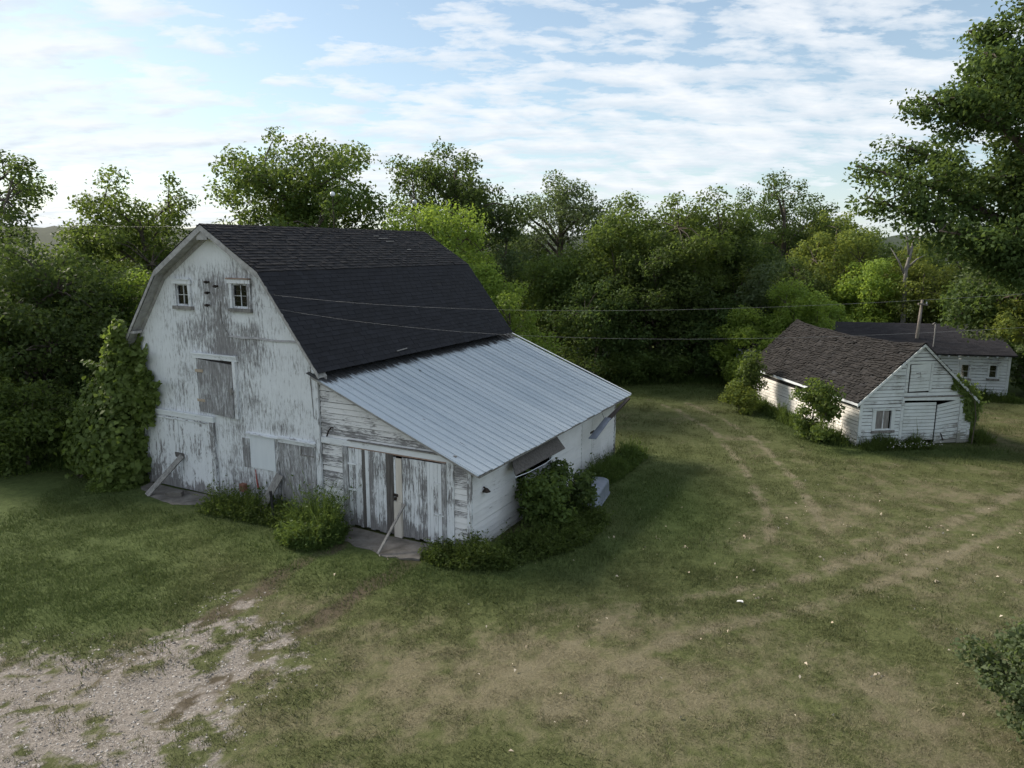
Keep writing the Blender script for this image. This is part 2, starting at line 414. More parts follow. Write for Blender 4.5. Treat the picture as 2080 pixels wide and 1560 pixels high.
# ------------------------------------------------------------------ ground
GRAVEL = [(-9.6, 12.6), (-8.4, 12.5), (-7.3, 12.5), (-6.5, 13.1), (-5.9, 14.5), (-5.4, 14.9), (-4.9, 13.9), (-4.2, 12.8), (-4.3, 11.8), (-4.5, 11.1), (-4.5, 10.2), (-3.9, 8.6), (-3.6, 6.0), (-16, 6.0), (-16, 11.0)]
RUTS = [[(-4.3, 17.3), (-5.1, 16.1), (-5.6, 14.5), (-6.2, 13.4)], [(-2.3, 16.5), (-3.2, 14.9), (-3.9, 13.4), (-4.6, 12.5), (-5.6, 10.2)]]
TRACKS = [[(6.6, 35.5), (7.6, 33.0), (8.2, 28.7), (7.9, 24.0), (7.3, 20.0), (6.6, 17.5)], [(8.4, 34.6), (9.2, 31.5), (9.5, 27.2), (9.1, 22.4), (8.4, 18.6)],
          [(19, 24.5), (15.7, 21.6), (10.2, 17.7), (6.9, 15.7), (2.7, 14.2), (-0.3, 11.3)], [(18, 22.4), (14.6, 19.4), (9.6, 16.1), (6.5, 14.3), (3.2, 12.9), (0.6, 10.6)]]
def masks(x, y):
    w1 = vnoise(x, y, 0.8, 4)-0.5; w2 = vnoise(x+40, y+13, 2.6, 4)-0.5; w3 = vnoise(x+7, y-9, 0.22, 3)-0.5
    w4 = vnoise(x-31, y+77, 6.5, 3)-0.5
    sd = poly_sd(x, y, GRAVEL)
    gravel = sstep(0.9, -0.7, sd + w1*2.4 + w2*1.8)*(0.30+0.70*sstep(-0.16, 0.12, w2*1.0+w4*0.9+w1*0.4+0.09-0.07*sstep(-2.2, -0.3, sd)))
    dirt = 0.75*sstep(0.9, -0.6, sd + w1*2.4)*sstep(0.02, 0.16, w1*0.8+w2*0.9+w4*0.3+0.03)
    for r in RUTS:
        d = seg_dist(x, y, r); dirt = np.maximum(dirt, sstep(0.46, 0.10, d+w2*0.5)*(0.75+w1))
    tr = np.zeros(np.shape(x))
    for k, r in enumerate(TRACKS):
        d = seg_dist(x, y, r); wd = 0.20 if k < 2 else 0.30
        tr = np.maximum(tr, sstep(wd, wd*0.25, d+w1*0.22)*np.clip(0.75+w2*1.6+w4*1.0, 0, 1)*(0.85 if k < 2 else 0.6))
    # dry towards the middle and right of the yard, lush by the trees and the shaded sides of the barn
    dry = 0.38 + 0.12*sstep(15, 9, y) - 0.22*sstep(19, 28, y) + w3*0.7 + w1*0.7 + w2*0.8 + w4*0.5
    dry += 0.30*np.exp(-((x-0.5)**2/16+(y-10.5)**2/9)) + 0.10*sstep(2, 9, x)
    lush = np.exp(-((x-4.2)**2/5+(y-21)**2/22)) + 0.8*sstep(-5.0, -8.5, x+(y-14)*0.25)*sstep(11.6, 14.0, y)
    lush = np.maximum(lush, 0.75*sstep(33, 38, y))
    lush = np.maximum(lush, 0.9*np.exp(-(seg_dist(x, y, [(11.4, 33), (12.4, 26.5), (17.5, 26.0)])**2)/1.6))
    lush = np.maximum(lush, 0.8*np.exp(-(seg_dist(x, y, [(-9, 19.2), (-4.6, 16.6), (-0.5, 15.6), (2.3, 17.5)])**2)/2.2))
    green_patch = np.exp(-((x-0.2)**2/3.2+(y-8.9)**2/0.7))*0.7
    dry = np.clip(dry - lush*0.85 - green_patch + tr*0.85, 0, 1)
    # grass margin along the gravel edge is darker and thicker
    return gravel, np.clip(dirt, 0, 1), dry, np.clip(lush, 0, 1), np.clip(tr, 0, 1)
def zground(x, y):
    z = (vnoise(x, y, 0.12, 2)-0.5)*0.10 + (vnoise(x, y, 0.9, 3)-0.5)*0.035
    # rise a little towards the woods, then fall away far behind them
    return z
def axis(a, b, step, lim0, lim1):
    core = list(np.arange(a, b+1e-6, step)); s = step; lo = [a]; 
    while lo[-1] > lim0: s *= 1.22; lo.append(lo[-1]-s)
    s = step; hi = [b]
    while hi[-1] < lim1: s *= 1.22; hi.append(hi[-1]+s)
    return np.array(lo[:0:-1]+core+hi[1:])
gx = axis(-14, 22, 0.14, -900, 900); gy = axis(7, 42, 0.14, -300, 1000)
X, Y = np.meshgrid(gx, gy)
far = np.hypot(X, Y-20)
Z = zground(X, Y)*np.clip(1-(far-60)/60, 0, 1)
ga, di, dr, lu, tk = masks(X, Y)
Z = Z - 0.03*di - 0.012*ga
nx_, ny_ = len(gx), len(gy)
idx = np.arange(nx_*ny_).reshape(ny_, nx_)
quads = np.stack([idx[:-1, :-1], idx[:-1, 1:], idx[1:, 1:], idx[1:, :-1]], -1).reshape(-1, 4)
me = bpy.data.meshes.new('ground')
me.vertices.add(nx_*ny_); me.vertices.foreach_set('co', np.stack([X, Y, Z], -1).reshape(-1).astype(np.float32))
me.loops.add(quads.size); me.loops.foreach_set('vertex_index', quads.reshape(-1).astype(np.int32))
me.polygons.add(len(quads)); me.polygons.foreach_set('loop_start', np.arange(0, quads.size, 4, dtype=np.int32))
me.polygons.foreach_set('loop_total', np.full(len(quads), 4, dtype=np.int32))
me.update(calc_edges=True); me.polygons.foreach_set('use_smooth', np.ones(len(quads), bool))
for nm, v in (('gravel', ga), ('dirt', di), ('dry', dr), ('lush', lu), ('track', tk)):
    a = me.attributes.new(nm, 'FLOAT', 'POINT'); a.data.foreach_set('value', v.reshape(-1).astype(np.float32))
def ground_mat():
    m, t, b, _ = new_mat('yard ground')
    co = objco(t)
    gr, di_, dr_, lu_, tk_ = (attr(t, n) for n in ('gravel', 'dirt', 'dry', 'lush', 'track'))
    n_f = noise(t, co, 26, 6, 0.72); n_m = noise(t, co, 5.0, 6, 0.68, 0.6); n_s = noise(t, mapping(t, co, (1, 0.5, 1)), 60, 4, 0.7)
    n_p = noise(t, co, 1.7, 6, 0.62, 0.7)
    green = mixc(t, ramp(t, n_m, [(0.32, 0.0), (0.68, 1.0)]), (0.070, 0.082, 0.032), (0.124, 0.136, 0.058))
    lush_c = mixc(t, ramp(t, n_m, [(0.32, 0.0), (0.68, 1.0)]), (0.046, 0.070, 0.021), (0.086, 0.120, 0.038))
    g = mixc(t, lu_, green, lush_c)
    straw = mixc(t, ramp(t, n_f, [(0.3, 0.0), (0.7, 1.0)]), (0.130, 0.114, 0.072), (0.225, 0.198, 0.132))
    dd = math_node(t, 'ADD', dr_, math_node(t, 'MULTIPLY', math_node(t, 'SUBTRACT', n_m, 0.5), 0.9))
    dd = math_node(t, 'ADD', dd, math_node(t, 'MULTIPLY', math_node(t, 'SUBTRACT', n_p, 0.5), 0.7))
    col = mixc(t, ramp(t, dd, [(0.34, 0.0), (0.92, 0.88)]), g, straw)
    col = mixc(t, math_node(t, 'MULTIPLY', tk_, ramp(t, n_p, [(0.35, 0.0), (0.65, 0.55)])), col, (0.215, 0.195, 0.140))
    soil = mixc(t, n_f, (0.060, 0.046, 0.034), (0.125, 0.098, 0.075))
    col = mixc(t, ramp(t, math_node(t, 'ADD', di_, math_node(t, 'MULTIPLY', math_node(t, 'SUBTRACT', n_m, 0.5), 0.7)), [(0.3, 0.0), (0.8, 0.85)]), col, soil)
    vor = N(t, 'ShaderNodeTexVoronoi'); vor.inputs['Scale'].default_value = 34; t.links.new(co, vor.inputs['Vector'])
    sepc = N(t, 'ShaderNodeSeparateColor'); t.links.new(vor.outputs['Color'], sepc.inputs[0])
    stone = mixc(t, ramp(t, sepc.outputs[0], [(0.1, 0.0), (0.75, 0.45), (0.985, 1.0)]), (0.13, 0.112, 0.097), (0.44, 0.408, 0.375))
    sand = mixc(t, n_m, (0.20, 0.177, 0.155), (0.305, 0.278, 0.250))
    gcol = mixc(t, ramp(t, n_p, [(0.35, 0.25), (0.65, 0.9)]), stone, sand)
    gg = math_node(t, 'ADD', gr, math_node(t, 'MULTIPLY', math_node(t, 'SUBTRACT', n_m, 0.5), 1.1))
    col = mixc(t, ramp(t, gg, [(0.36, 0.0), (0.72, 1.0)]), col, gcol)
    t.links.new(col, b.inputs['Base Color'])
    b.inputs['Roughness'].default_value = 0.95; b.inputs['Specular IOR Level'].default_value = 0.1
    h = math_node(t, 'ADD', math_node(t, 'MULTIPLY', n_f, 0.6), math_node(t, 'ADD', math_node(t, 'MULTIPLY', n_s, 0.4), math_node(t, 'MULTIPLY', n_m, 1.2)))
    bump(t, b, h, 0.9, 0.05)
    return m
me.materials.append(ground_mat())
ground = bpy.data.objects.new('ground', me); C.objects.link(ground); tag(ground, 'mown yard, half green half dry, with a gravel drive', kind='structure')

# distant wooded hills beyond the trees
def hills():
    n, r = 220, 7
    V = []; F = []
    for j in range(r):
        for i in range(n):
            a = math.radians(-62 + 124*i/(n-1)); d = 420 + j*60
            x = d*math.sin(a); y = d*math.cos(a)
            h = math.sin(math.pi*min(1, j/4)*0.5)
            ht = (11 + 9*float(vnoise(x*0.006+3, 0.3, 1.0, 3)) + 8*max(0, -math.sin(a)))*h + 9.0*h*float(vnoise(x, y, 0.11, 3))
            V.append((x, y, ht-2))
    for j in range(r-1):
        for i in range(n-1):
            F.append((j*n+i, j*n+i+1, (j+1)*n+i+1, (j+1)*n+i))
    b = MB(); b.add(V, F)
    M['hill'] = plain_mat('wooded hillside', (0.016, 0.026, 0.014), (0.036, 0.050, 0.026), 0.22, 0.95, bmp=1.0)
    return tag(b.build('hills', 'hill', smooth=True), 'low wooded hills on the horizon', kind='structure')
hills()

# ------------------------------------------------------------------ siding
def halfplane_interval(z, lines):
    """lines: list of (u at z) callables giving lower / upper bound"""
    lo = max(f(z) for f in lines[0]); hi = min(f(z) for f in lines[1])
    return lo, hi
def clapboards(parent, mat, place, lo, hi, z0, z1, exposure, holes=(), name='board', maxlen=4.2, thick=0.030, seed=1, drop=(), lapgap=0.015):
    """horizontal lapped boards; place(u, out, z) -> local xyz; lo(z), hi(z) bound u"""
    rr = random.Random(seed); k = 0; z = z0
    while z < z1-0.02:
        gap = lapgap*(0.7+0.7*rr.random())
        zb, zt = z, min(z+exposure-gap, z1)
        zm = min(z+exposure*0.5, z1-0.005)
        a, b_ = max(lo(zb), lo(zt)-0.4), min(hi(zb), hi(zt)+0.4)
        segs = [(a, b_)]
        for (h0, h1, hz0, hz1) in holes:
            if hz0 < zm < hz1:
                new = []
                for s0, s1 in segs:
                    if h1 <= s0 or h0 >= s1: new.append((s0, s1)); continue
                    if h0 > s0: new.append((s0, h0))
                    if h1 < s1: new.append((h1, s1))
                segs = new
        out = []
        for s0, s1 in segs:
            p = s0
            while s1-p > maxlen+0.6:
                q = p+maxlen*rr.uniform(0.55, 1.0); out.append((p, q-0.004)); p = q
            out.append((p, s1))
        for s0, s1 in out:
            if s1-s0 < 0.03: continue
            if (k in drop) and rr.random() < 0.5: continue
            j = lambda: rr.uniform(-0.004, 0.004)
            t0, t1 = max(s0, lo(zt)), min(s1, hi(zt))
            if t1 <= t0: t0 = t1 = (max(s0, lo(zm))+min(s1, hi(zm)))/2; t1 += 0.002
            s0b, s1b = max(s0, lo(zb)), min(s1, hi(zb))
            if s1b <= s0b: continue
            e0, e1 = j(), j()
            th = thick*rr.uniform(0.85, 1.25)
            m = MB().hexa([place(s0b, 0.0, zb+e0), place(s0b, th, zb+e0), place(s1b, th, zb+e1), place(s1b, 0.0, zb+e1),
                           place(t0, -0.004, zt+e0), place(t0, 0.006, zt+e0), place(t1, 0.006, zt+e1), place(t1, -0.004, zt+e1)])
            m.build(name, mat, parent)
        z += exposure; k += 1
def shingle_slope(parent, mat, P, nu, nv, tab=0.26, expo=0.15, lift=0.012, curl=0.01, miss=0.0, seed=1, name='shingles', umax=None, jitter=0.012):
    """P(u, v) -> (point, normal) on the slope, u along the eave, v up the slope in metres"""
    rr = np.random.default_rng(seed)
    U, Vv = nu, nv
    faces = []; rnd = []
    rows = int(math.ceil(Vv/expo))
    for r in range(rows):
        v0 = r*expo; off = -tab*((r*0.5) % 1.0) + rr.uniform(-0.03, 0.03)
        u = off
        while u < U:
            w = tab*rr.uniform(0.9, 1.1); a, b = max(u+0.004, 0), min(u+w-0.004, U); u += w
            if b-a < 0.03 or rr.random() < miss: continue
            va = v0 + rr.uniform(-jitter, jitter); vb = min(v0+expo*1.35, Vv+0.02)
            l0 = lift + rr.uniform(0, curl); l1 = lift + rr.uniform(0, curl)
            def q(uu, vv, h):
                p, n = P(uu, vv); return p+n*h
            c = [q(a, va, l0), q(b, va, l1), q(b, vb, 0.006), q(a, vb, 0.006), q(a, va, 0.001), q(b, va, 0.001)]
            g = rr.random()
            faces += [(c[0], c[1], c[2], c[3]), (c[4], c[5], c[1], c[0]), (c[4], c[0], c[3], c[3]), (c[5], c[2], c[2], c[1])]
            rnd += [g]*4
    A = np.array([[tuple(p) for p in f] for f in faces])
    o = np_mesh(name, A, 4, mat, parent, np.array(rnd)); o['kind'] = 'stuff'
    return o

# ------------------------------------------------------------------ the barn
barn = empty('barn', (-8.35, 20.72, 0), -0.4843)
tag(barn, 'large weathered white gambrel barn with a metal roofed lean-to and peeling paint', 'barn')
HW, L = 3.65, 10.0
KX, KZ, RZ, EX, EZ = 2.05, 6.70, 7.95, 3.97, 4.19
OF = 0.33
prof = [(-EX, EZ), (-KX, KZ), (0, RZ), (KX, KZ), (EX, EZ)]
def roof_z(x, drop=0.0):
    x = abs(x)
    z = RZ+(KZ-RZ)*x/KX if x < KX else KZ+(EZ-KZ)*(x-KX)/(EX-KX)
    return z-drop
WIN = [(-1.60, -1.06, 5.68, 6.28), (0.70, 1.29, 5.70, 6.34)]
# gable wall: fine grid clipped under the roof line, with real window openings and a wear map
def gable_wall(y, holes, name, mat, flip=1):
    xs = sorted(set([round(v, 3) for v in np.arange(-HW, HW+0.001, 0.146)] + [h[i] for h in holes for i in (0, 1)] + [-KX, KX, 0.0]))
    zs = sorted(set([round(v, 3) for v in np.arange(-0.15, RZ, 0.15)] + [h[i] for h in holes for i in (2, 3)]))
    bm = bmesh.new()
    for x0, x1 in zip(xs[:-1], xs[1:]):
        t0, t1 = roof_z(x0, 0.13), roof_z(x1, 0.13)
        for z0, z1 in zip(zs[:-1], zs[1:]):
            xm, zm = (x0+x1)/2, (z0+z1)/2
            if any(h[0] < xm < h[1] and h[2] < zm < h[3] for h in holes): continue
            a, b = min(z1, t0), min(z1, t1)
            if a <= z0 and b <= z0: continue
            pts = [(x0, z0)]
            if t1 > z0: pts.append((x1, z0)); pts.append((x1, b))
            else:
                f = (t0-z0)/(t0-t1); pts.append((x0+(x1-x0)*f, z0))
            if t0 > z0:
                if t0 >= z1 and b < z1: 
                    f = (t0-z1)/(t0-t1); pts.append((x0+(x1-x0)*f, z1))
                if t1 >= z1 and a < z1:
                    f = (z1-t0)/(t1-t0); pts.append((x0+(x1-x0)*f, z1))
                pts.append((x0, a))
            else:
                f = (z0-t0)/(t1-t0); pts[0] = (x0+(x1-x0)*f, z0)
                if t1 >= z1:
                    f = (z1-t0)/(t1-t0); pts.append((x0+(x1-x0)*f, z1))
            vs = [bm.verts.new((p[0], y, p[1])) for p in pts]
            try: bm.faces.new(vs)
            except ValueError: pass
    bmesh.ops.remove_doubles(bm, verts=bm.verts, dist=0.0008)
    bmesh.ops.recalc_face_normals(bm, faces=bm.faces)
    me = bpy.data.meshes.new(name); bm.to_mesh(me); bm.free()
    co = np.empty(len(me.vertices)*3, np.float32); me.vertices.foreach_get('co', co); co = co.reshape(-1, 3)
    # gentle warp of the old wall
    wear = np.zeros(len(co))
    for (bx, bz, rx, rz_, s) in WEAR:
        wear += 0.72*s*np.exp(-((co[:, 0]-bx)/rx)**2-((co[:, 2]-bz)/rz_)**2)
    a = me.attributes.new('wear', 'FLOAT', 'POINT'); a.data.foreach_set('value', wear.astype(np.float32))
    me.materials.append(M[mat])
    o = bpy.data.objects.new(name, me); C.objects.link(o); o.parent = barn
    return o
WEAR = [(0.1, 6.2, 0.65, 0.7, 0.16), (0.25, 5.1, 0.75, 0.8, 0.19), (0.1, 4.4, 0.8, 0.35, 0.17), (1.35, 5.05, 0.55, 0.35, 0.14), (-0.95, 5.0, 0.5, 0.5, 0.11),
        (1.15, 6.7, 0.45, 0.45, 0.13), (1.0, 5.42, 0.45, 0.14, -0.2), (-0.3, 7.3, 0.8, 0.5, -0.2), (-1.3, 5.4, 0.4, 0.2, -0.1), (2.5, 4.7, 0.5, 0.25, -0.12), (2.7, 3.4, 0.8, 0.6, -0.08),
        (1.45, 4.5, 0.9, 0.45, 0.09), (-1.4, 3.3, 0.55, 0.5, 0.07), (-2.6, 4.3, 0.7, 0.9, -0.09), (0.45, 2.0, 0.4, 0.5, 0.08), (0.8, 0.7, 0.9, 0.55, 0.15), (2.3, 2.45, 0.6, 0.16, 0.14),
        (1.25, 3.1, 0.15, 0.07, 0.25), (-0.2, 2.45, 0.9, 0.1, -0.1), (3.1, 2.2, 0.5, 0.4, -0.02), (0.9, 3.6, 0.25, 0.8, 0.06), (-1.9, 0.25, 2.2, 0.3, 0.05)]
gable_wall(0.0, WIN, 'gable_wall', 'gable')
gable_wall(L, [], 'end_wall', 'gable')
# inner faces so that the walls have thickness and the loft is dark
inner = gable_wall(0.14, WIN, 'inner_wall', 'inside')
lw = empty('side_wall', (0, 0, 0)); lw.parent = barn
clapboards(lw, 'clap', lambda u, d, z: (-HW-d, u, z), lambda z: 0.02, lambda z: L-0.02, -0.1, 4.45, 0.16, seed=3)
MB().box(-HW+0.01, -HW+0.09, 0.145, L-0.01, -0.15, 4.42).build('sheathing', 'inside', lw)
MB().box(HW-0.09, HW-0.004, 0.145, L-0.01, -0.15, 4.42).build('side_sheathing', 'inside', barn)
# the upper siding hangs over the lower along a sagging seam on the right of the gable
m = MB(); xs = np.linspace(0.45, 3.02, 14)
for a, b in zip(xs[:-1], xs[1:]):
    z = lambda x: 4.88-0.02*(x-0.45)/2.5+0.012*math.sin(x*5)
    m.hexa([(a, -0.045, z(a)-0.02), (b, -0.045, z(b)-0.02), (b, 0.004, z(b)-0.02), (a, 0.004, z(a)-0.02), (a, -0.004, z(a)+0.03), (b, -0.004, z(b)+0.03), (b, 0.004, z(b)+0.03), (a, 0.004, z(a)+0.03)])
m.build('siding_lip', 'soffit', barn)
m = MB().tube([(0.20, -0.012, 5.85), (0.16, -0.014, 5.55), (0.22, -0.013, 5.25), (0.33, -0.012, 5.05), (0.47, -0.014, 4.90)], 0.011, 5); m.build('wall_cable', 'oldwood', barn)
m = MB().tube([(3.42, -0.015, 4.25), (3.40, -0.013, 3.9), (3.45, -0.02, 3.2), (3.47, -0.02, 2.9), (3.58, -0.04, 2.6), (3.60, -0.05, 2.2)], 0.009, 5); m.build('wall_cable', 'oldwood', barn)
# roof decks
roof = MB()
def slab(p, q, th=0.10, y0=-OF, y1=L+OF):
    (x0, z0), (x1, z1) = p, q
    d = Vector((x1-x0, z1-z0)).normalized(); n = Vector((-d.y, d.x))
    if n.y < 0: n = -n
    n *= th
    roof.hexa([(x0-n.x, y0, z0-n.y), (x1-n.x, y0, z1-n.y), (x1-n.x, y1, z1-n.y), (x0-n.x, y1, z0-n.y), (x0, y0, z0), (x1, y0, z1), (x1, y1, z1), (x0, y1, z0)])
for p, q in zip(prof[:-1], prof[1:]): slab(p, q)
roof_o = roof.build('roof', 'deck', barn)
def slope_fn(p, q, y0, sag=0.0, Ltot=L+2*OF):
    # p = lower edge (x, z), q = upper edge
    d = Vector((q[0]-p[0], 0, q[1]-p[1])); ln = d.length; d /= ln
    n = Vector((-d.z, 0, d.x)); n = n if n.z > 0 else -n
    def P(u, v):
        s = sag*math.sin(math.pi*u/Ltot)*(v/ln)
        return Vector((p[0], y0+u, p[1]))+d*v+Vector((0, 0, -s)), n
    return P, ln
for s in (1, -1):
    P, ln = slope_fn((s*KX, KZ), (0, RZ), -OF-0.03)
    shingle_slope(roof_o, 'shingle_top', P, L+2*OF+0.06, ln, 0.27, 0.145, 0.014, 0.022, 0.004, 10+s)
    P, ln = slope_fn((s*(EX+0.03), EZ-0.03), (s*(KX-0.02), KZ+0.012), -OF-0.03)
    shingle_slope(roof_o, 'shingle_low', P, L+2*OF+0.06, ln, 0.30, 0.145, 0.012, 0.008, 0.002, 20+s, jitter=0.006)
# ridge cap
m = MB()
y = -OF-0.03; k = 0
while y < L+OF:
    e = 0.026+0.006*random.random(); y2 = min(y+0.34, L+OF+0.03)
    for s in (1, -1):
        m.hexa([(0, y, RZ+e-0.012), (s*0.13, y, RZ+e-0.012-0.082), (s*0.13, y2, RZ+e-0.020-0.082), (0, y2, RZ+e-0.020), (0, y, RZ+e), (s*0.13, y, RZ+e-0.08), (s*0.13, y2, RZ+e-0.09), (0, y2, RZ+e-0.012)])
    y += 0.27
m.build('ridge_cap', 'shingle_top', roof_o)
# loose shingle strips lying on the roof
for (yy, vv, ln) in [(6.7, 1.75, 0.55), (6.9, 1.55, 0.5), (6.6, 1.9, 0.3), (3.1, 0.12, 0.55), (7.5, 1.0, 0.25)]:
    top = vv > 0.5
    P, _ = slope_fn((KX, KZ), (0, RZ), 0) if top else slope_fn((EX, EZ), (KX, KZ), 0)
    a, n = P(yy, vv); b, _ = P(yy+ln, vv+0.03)
    MB().bar(a+n*0.045, b+n*0.04, 0.03, 0.012, n).build('batten', 'oldwood', roof_o)
# rake boards and soffits along the front gable edge
def rake(parent, p, q, y, w, mat, th=0.028, drop=0.0, name='rake_board'):
    (x0, z0), (x1, z1) = p, q
    m = MB()
    m.hexa([(x0, y, z0-w-drop), (x0, y+th, z0-w-drop), (x1, y+th, z1-w-drop), (x1, y, z1-w-drop), (x0, y, z0-drop), (x0, y+th, z0-drop), (x1, y+th, z1-drop), (x1, y, z1-drop)])
    return m.build(name, mat, parent)
for s in (-1, 1):
    rake(barn, (0, RZ-0.012), (s*KX, KZ-0.012), -OF-0.024, 0.17, 'soffit')
    rake(barn, (s*(KX+0.003), KZ-0.014), (s*(EX+0.02), EZ-0.05), -OF-0.026, 0.13, 'soffit')
    rake(barn, (0, RZ-0.012), (s*KX, KZ-0.012), L+OF, 0.17, 'soffit')
    rake(barn, (s*(KX+0.003), KZ-0.014), (s*(EX+0.02), EZ-0.05), L+OF+0.002, 0.22, 'soffit')
    # soffit boards under the overhang
    for (a, b) in (((0, RZ), (s*KX, KZ)), ((s*KX, KZ), (s*EX, EZ))):
        x0, z0 = a; x1, z1 = b
        m = MB().hexa([(x0, -OF+0.01, z0-0.165), (x0, 0.0, z0-0.165), (x1, 0.0, z1-0.165), (x1, -OF+0.01, z1-0.165), (x0, -OF+0.01, z0-0.135), (x0, 0.0, z0-0.135), (x1, 0.0, z1-0.135), (x1, -OF+0.01, z1-0.135)])
        m.build('soffit', 'soffit', barn)
        rake(barn, (x0, z0-0.16), (x1, z1-0.16), -0.03, 0.14, 'soffit', name='frieze_board')
MB().box(-0.20, 0.20, -OF+0.01, -OF+0.06, RZ-0.42, RZ-0.12, 0.01).build('peak_block', 'soffit', barn)
MB().box(-3.44, -3.24, -OF+0.0, -OF+0.30, EZ+0.58, EZ+0.66, 0.005).build('lookout', 'soffit', barn)
# windows
def window(parent, x0, x1, z0, z1, y=0.0, tilt=0.0, head='rustwood', nx=2, nz=2, cas=0.10, mat='paint_trim', tall_jamb=0.0, deep=0.14):
    fr = empty('window', (0, 0, 0)); fr.parent = parent
    MB().box(x0-cas, x0, y-0.04, y+deep, z0-0.02, z1+0.02, 0.004).build('casing', mat, fr)
    MB().box(x1, x1+cas+tall_jamb, y-0.055, y+deep, z0-0.06, z1+0.02, 0.004).build('casing', mat, fr)
    MB().box(x0-cas-0.04, x1+cas+0.05, y-0.07, y+deep, z1+0.021, z1+0.13, 0.006).build('head_casing', mat, fr)
    MB().box(x0-cas-0.06, x1+cas+0.03, y-0.10, y-0.005, z1+0.131, z1+0.165, 0.008).build('drip_cap', head, fr)
    MB().box(x0-cas-0.03, x1+cas+0.05, y-0.09, y+deep, z0-0.12, z0-0.022, 0.006).build('sill', 'oldwood', fr)
    m = MB(); g = 0.030
    m.box(x0+0.002, x0+g, y+0.02, y+0.06, z0, z1); m.box(x1-g, x1-0.002, y+0.02, y+0.06, z0, z1)
    m.box(x0+g, x1-g, y+0.021, y+0.059, z1-g, z1); m.box(x0+g, x1-g, y+0.021, y+0.059, z0-0.018, z0+g*1.2)
    m.build('sash', mat, fr)
    for i in range(1, nx): MB().box(x0+(x1-x0)*i/nx-0.009, x0+(x1-x0)*i/nx+0.009, y+0.022, y+0.058, z0+g*1.2, z1-g).build('mullion', mat, fr)
    for i in range(1, nz): MB().box(x0+g, x1-g, y+0.026, y+0.054, z0+(z1-z0)*i/nz-0.008, z0+(z1-z0)*i/nz+0.008).build('muntin', mat, fr)
    for i in range(nx):
        for j in range(nz):
            a = x0+g+(x1-x0-2*g)*i/nx+0.014*(i > 0); b = x0+g+(x1-x0-2*g)*(i+1)/nx-0.014*(i < nx-1)
            c = z0+g+(z1-z0-2*g)*j/nz+0.013*(j > 0); d = z0+g+(z1-z0-2*g)*(j+1)/nz-0.013*(j < nz-1)
            t = random.uniform(-0.006, 0.006)
            MB().hexa([(a, y+0.038+t, c), (b, y+0.038-t, c), (b, y+0.042-t, c), (a, y+0.042+t, c), (a, y+0.038+t, d), (b, y+0.038-t, d), (b, y+0.042-t, d), (a, y+0.042+t, d)]).build('pane', 'glass', fr)
    return fr
for i, (a, b, c, d) in enumerate(WIN):
    w = window(barn, a, b, c, d, head='rustwood' if i else 'paint_trim_h', tall_jamb=0.03*i)
# insulators and bolt holes between the windows
for (x, z) in [(-0.22, 6.38), (0.13, 6.27), (-0.22, 6.08), (-0.26, 5.73)]:
    m = MB().tube([(x, 0.02, z), (x, -0.07, z-0.01)], 0.025, 8); m.tube([(x, -0.07, z-0.01), (x, -0.15, z+0.0)], [0.045, 0.035], 8)
    m.build('insulator', 'iron', barn)
# hay door: frame, leaf standing slightly ajar, hinges
hf = empty('hay_door_frame', (0, 0, 0)); hf.parent = barn
MB().box(-1.02, -0.94, -0.045, 0.004, 2.62, 4.17, 0.004).build('jamb', 'paint_trim', hf)
MB().box(0.56, 0.68, -0.075, 0.004, 2.52, 4.17, 0.006).build('jamb', 'paint_trim', hf)
m = MB(); m.box(-1.08, 0.74, -0.07, 0.004, 4.172, 4.30, 0.006); m.box(-1.10, 0.76, -0.10, -0.01, 4.301, 4.335, 0.008); m.build('head_casing', 'paint_trim_h', hf)
m = MB().hexa([(-0.935, -0.035, 2.58), (0.55, -0.13, 2.53), (0.55, -0.09, 2.53), (-0.935, 0.0, 2.58), (-0.935, -0.035, 4.14), (0.55, -0.075, 4.07), (0.55, -0.035, 4.07), (-0.935, 0.0, 4.14)])
hd = m.build('hay_door', 'paint_grey', barn)
MB().box(-0.90, 0.555, -0.005, 0.0035, 4.0, 4.17).build('dark_gap', 'inside', hf)  # near-black strip laid on the wall as the shade above the leaf
for z in (3.80, 2.92):
    MB().box(-1.0, -0.68, -0.058, -0.043, z-0.04, z+0.04, 0.006).build('hinge', 'tan', hd)
m = MB().box(0.40, 0.62, -0.135, -0.115, 3.30, 3.36, 0.006); m.box(0.50, 0.56, -0.15, -0.11, 3.22, 3.42, 0.004); m.build('latch', 'oldwood', hd)
# big double door on the left
dl = []
for i, (a, b) in enumerate([(-3.36, -1.955), (-1.935, -0.56)]):
    m = MB().hexa([(a, -0.06, 0.06), (b, -0.065, 0.05), (b, -0.02, 0.05), (a, -0.02, 0.06), (a, -0.05, 2.28), (b, -0.05, 2.28), (b, -0.015, 2.28), (a, -0.015, 2.28)])
    d = m.build('barn_door', 'paint_door', barn); dl.append(d)
m = MB(); m.box(-3.50, -3.38, -0.075, 0.004, 0.0, 2.30, 0.006); m.build('door_jamb', 'paint_trim', barn)
m = MB(); m.box(-0.54, -0.38, -0.085, 0.004, 0.0, 2.30, 0.006); m.build('door_jamb', 'paint_trim', barn)
m = MB(); m.box(-3.52, -0.36, -0.09, 0.004, 2.302, 2.44, 0.008); m.box(-3.54, -0.34, -0.12, -0.01, 2.442, 2.475, 0.01); m.build('door_head', 'paint_trim_h', barn)
m = MB(); m.box(-3.36, -0.56, -0.068, -0.053, 2.20, 2.245, 0.01); m.build('door_rail', 'paint_trim_h', dl[0])
MB().box(-2.16, -1.76, -0.085, -0.066, 1.02, 1.18, 0.015).build('hasp_plate', 'dark_board', dl[1])
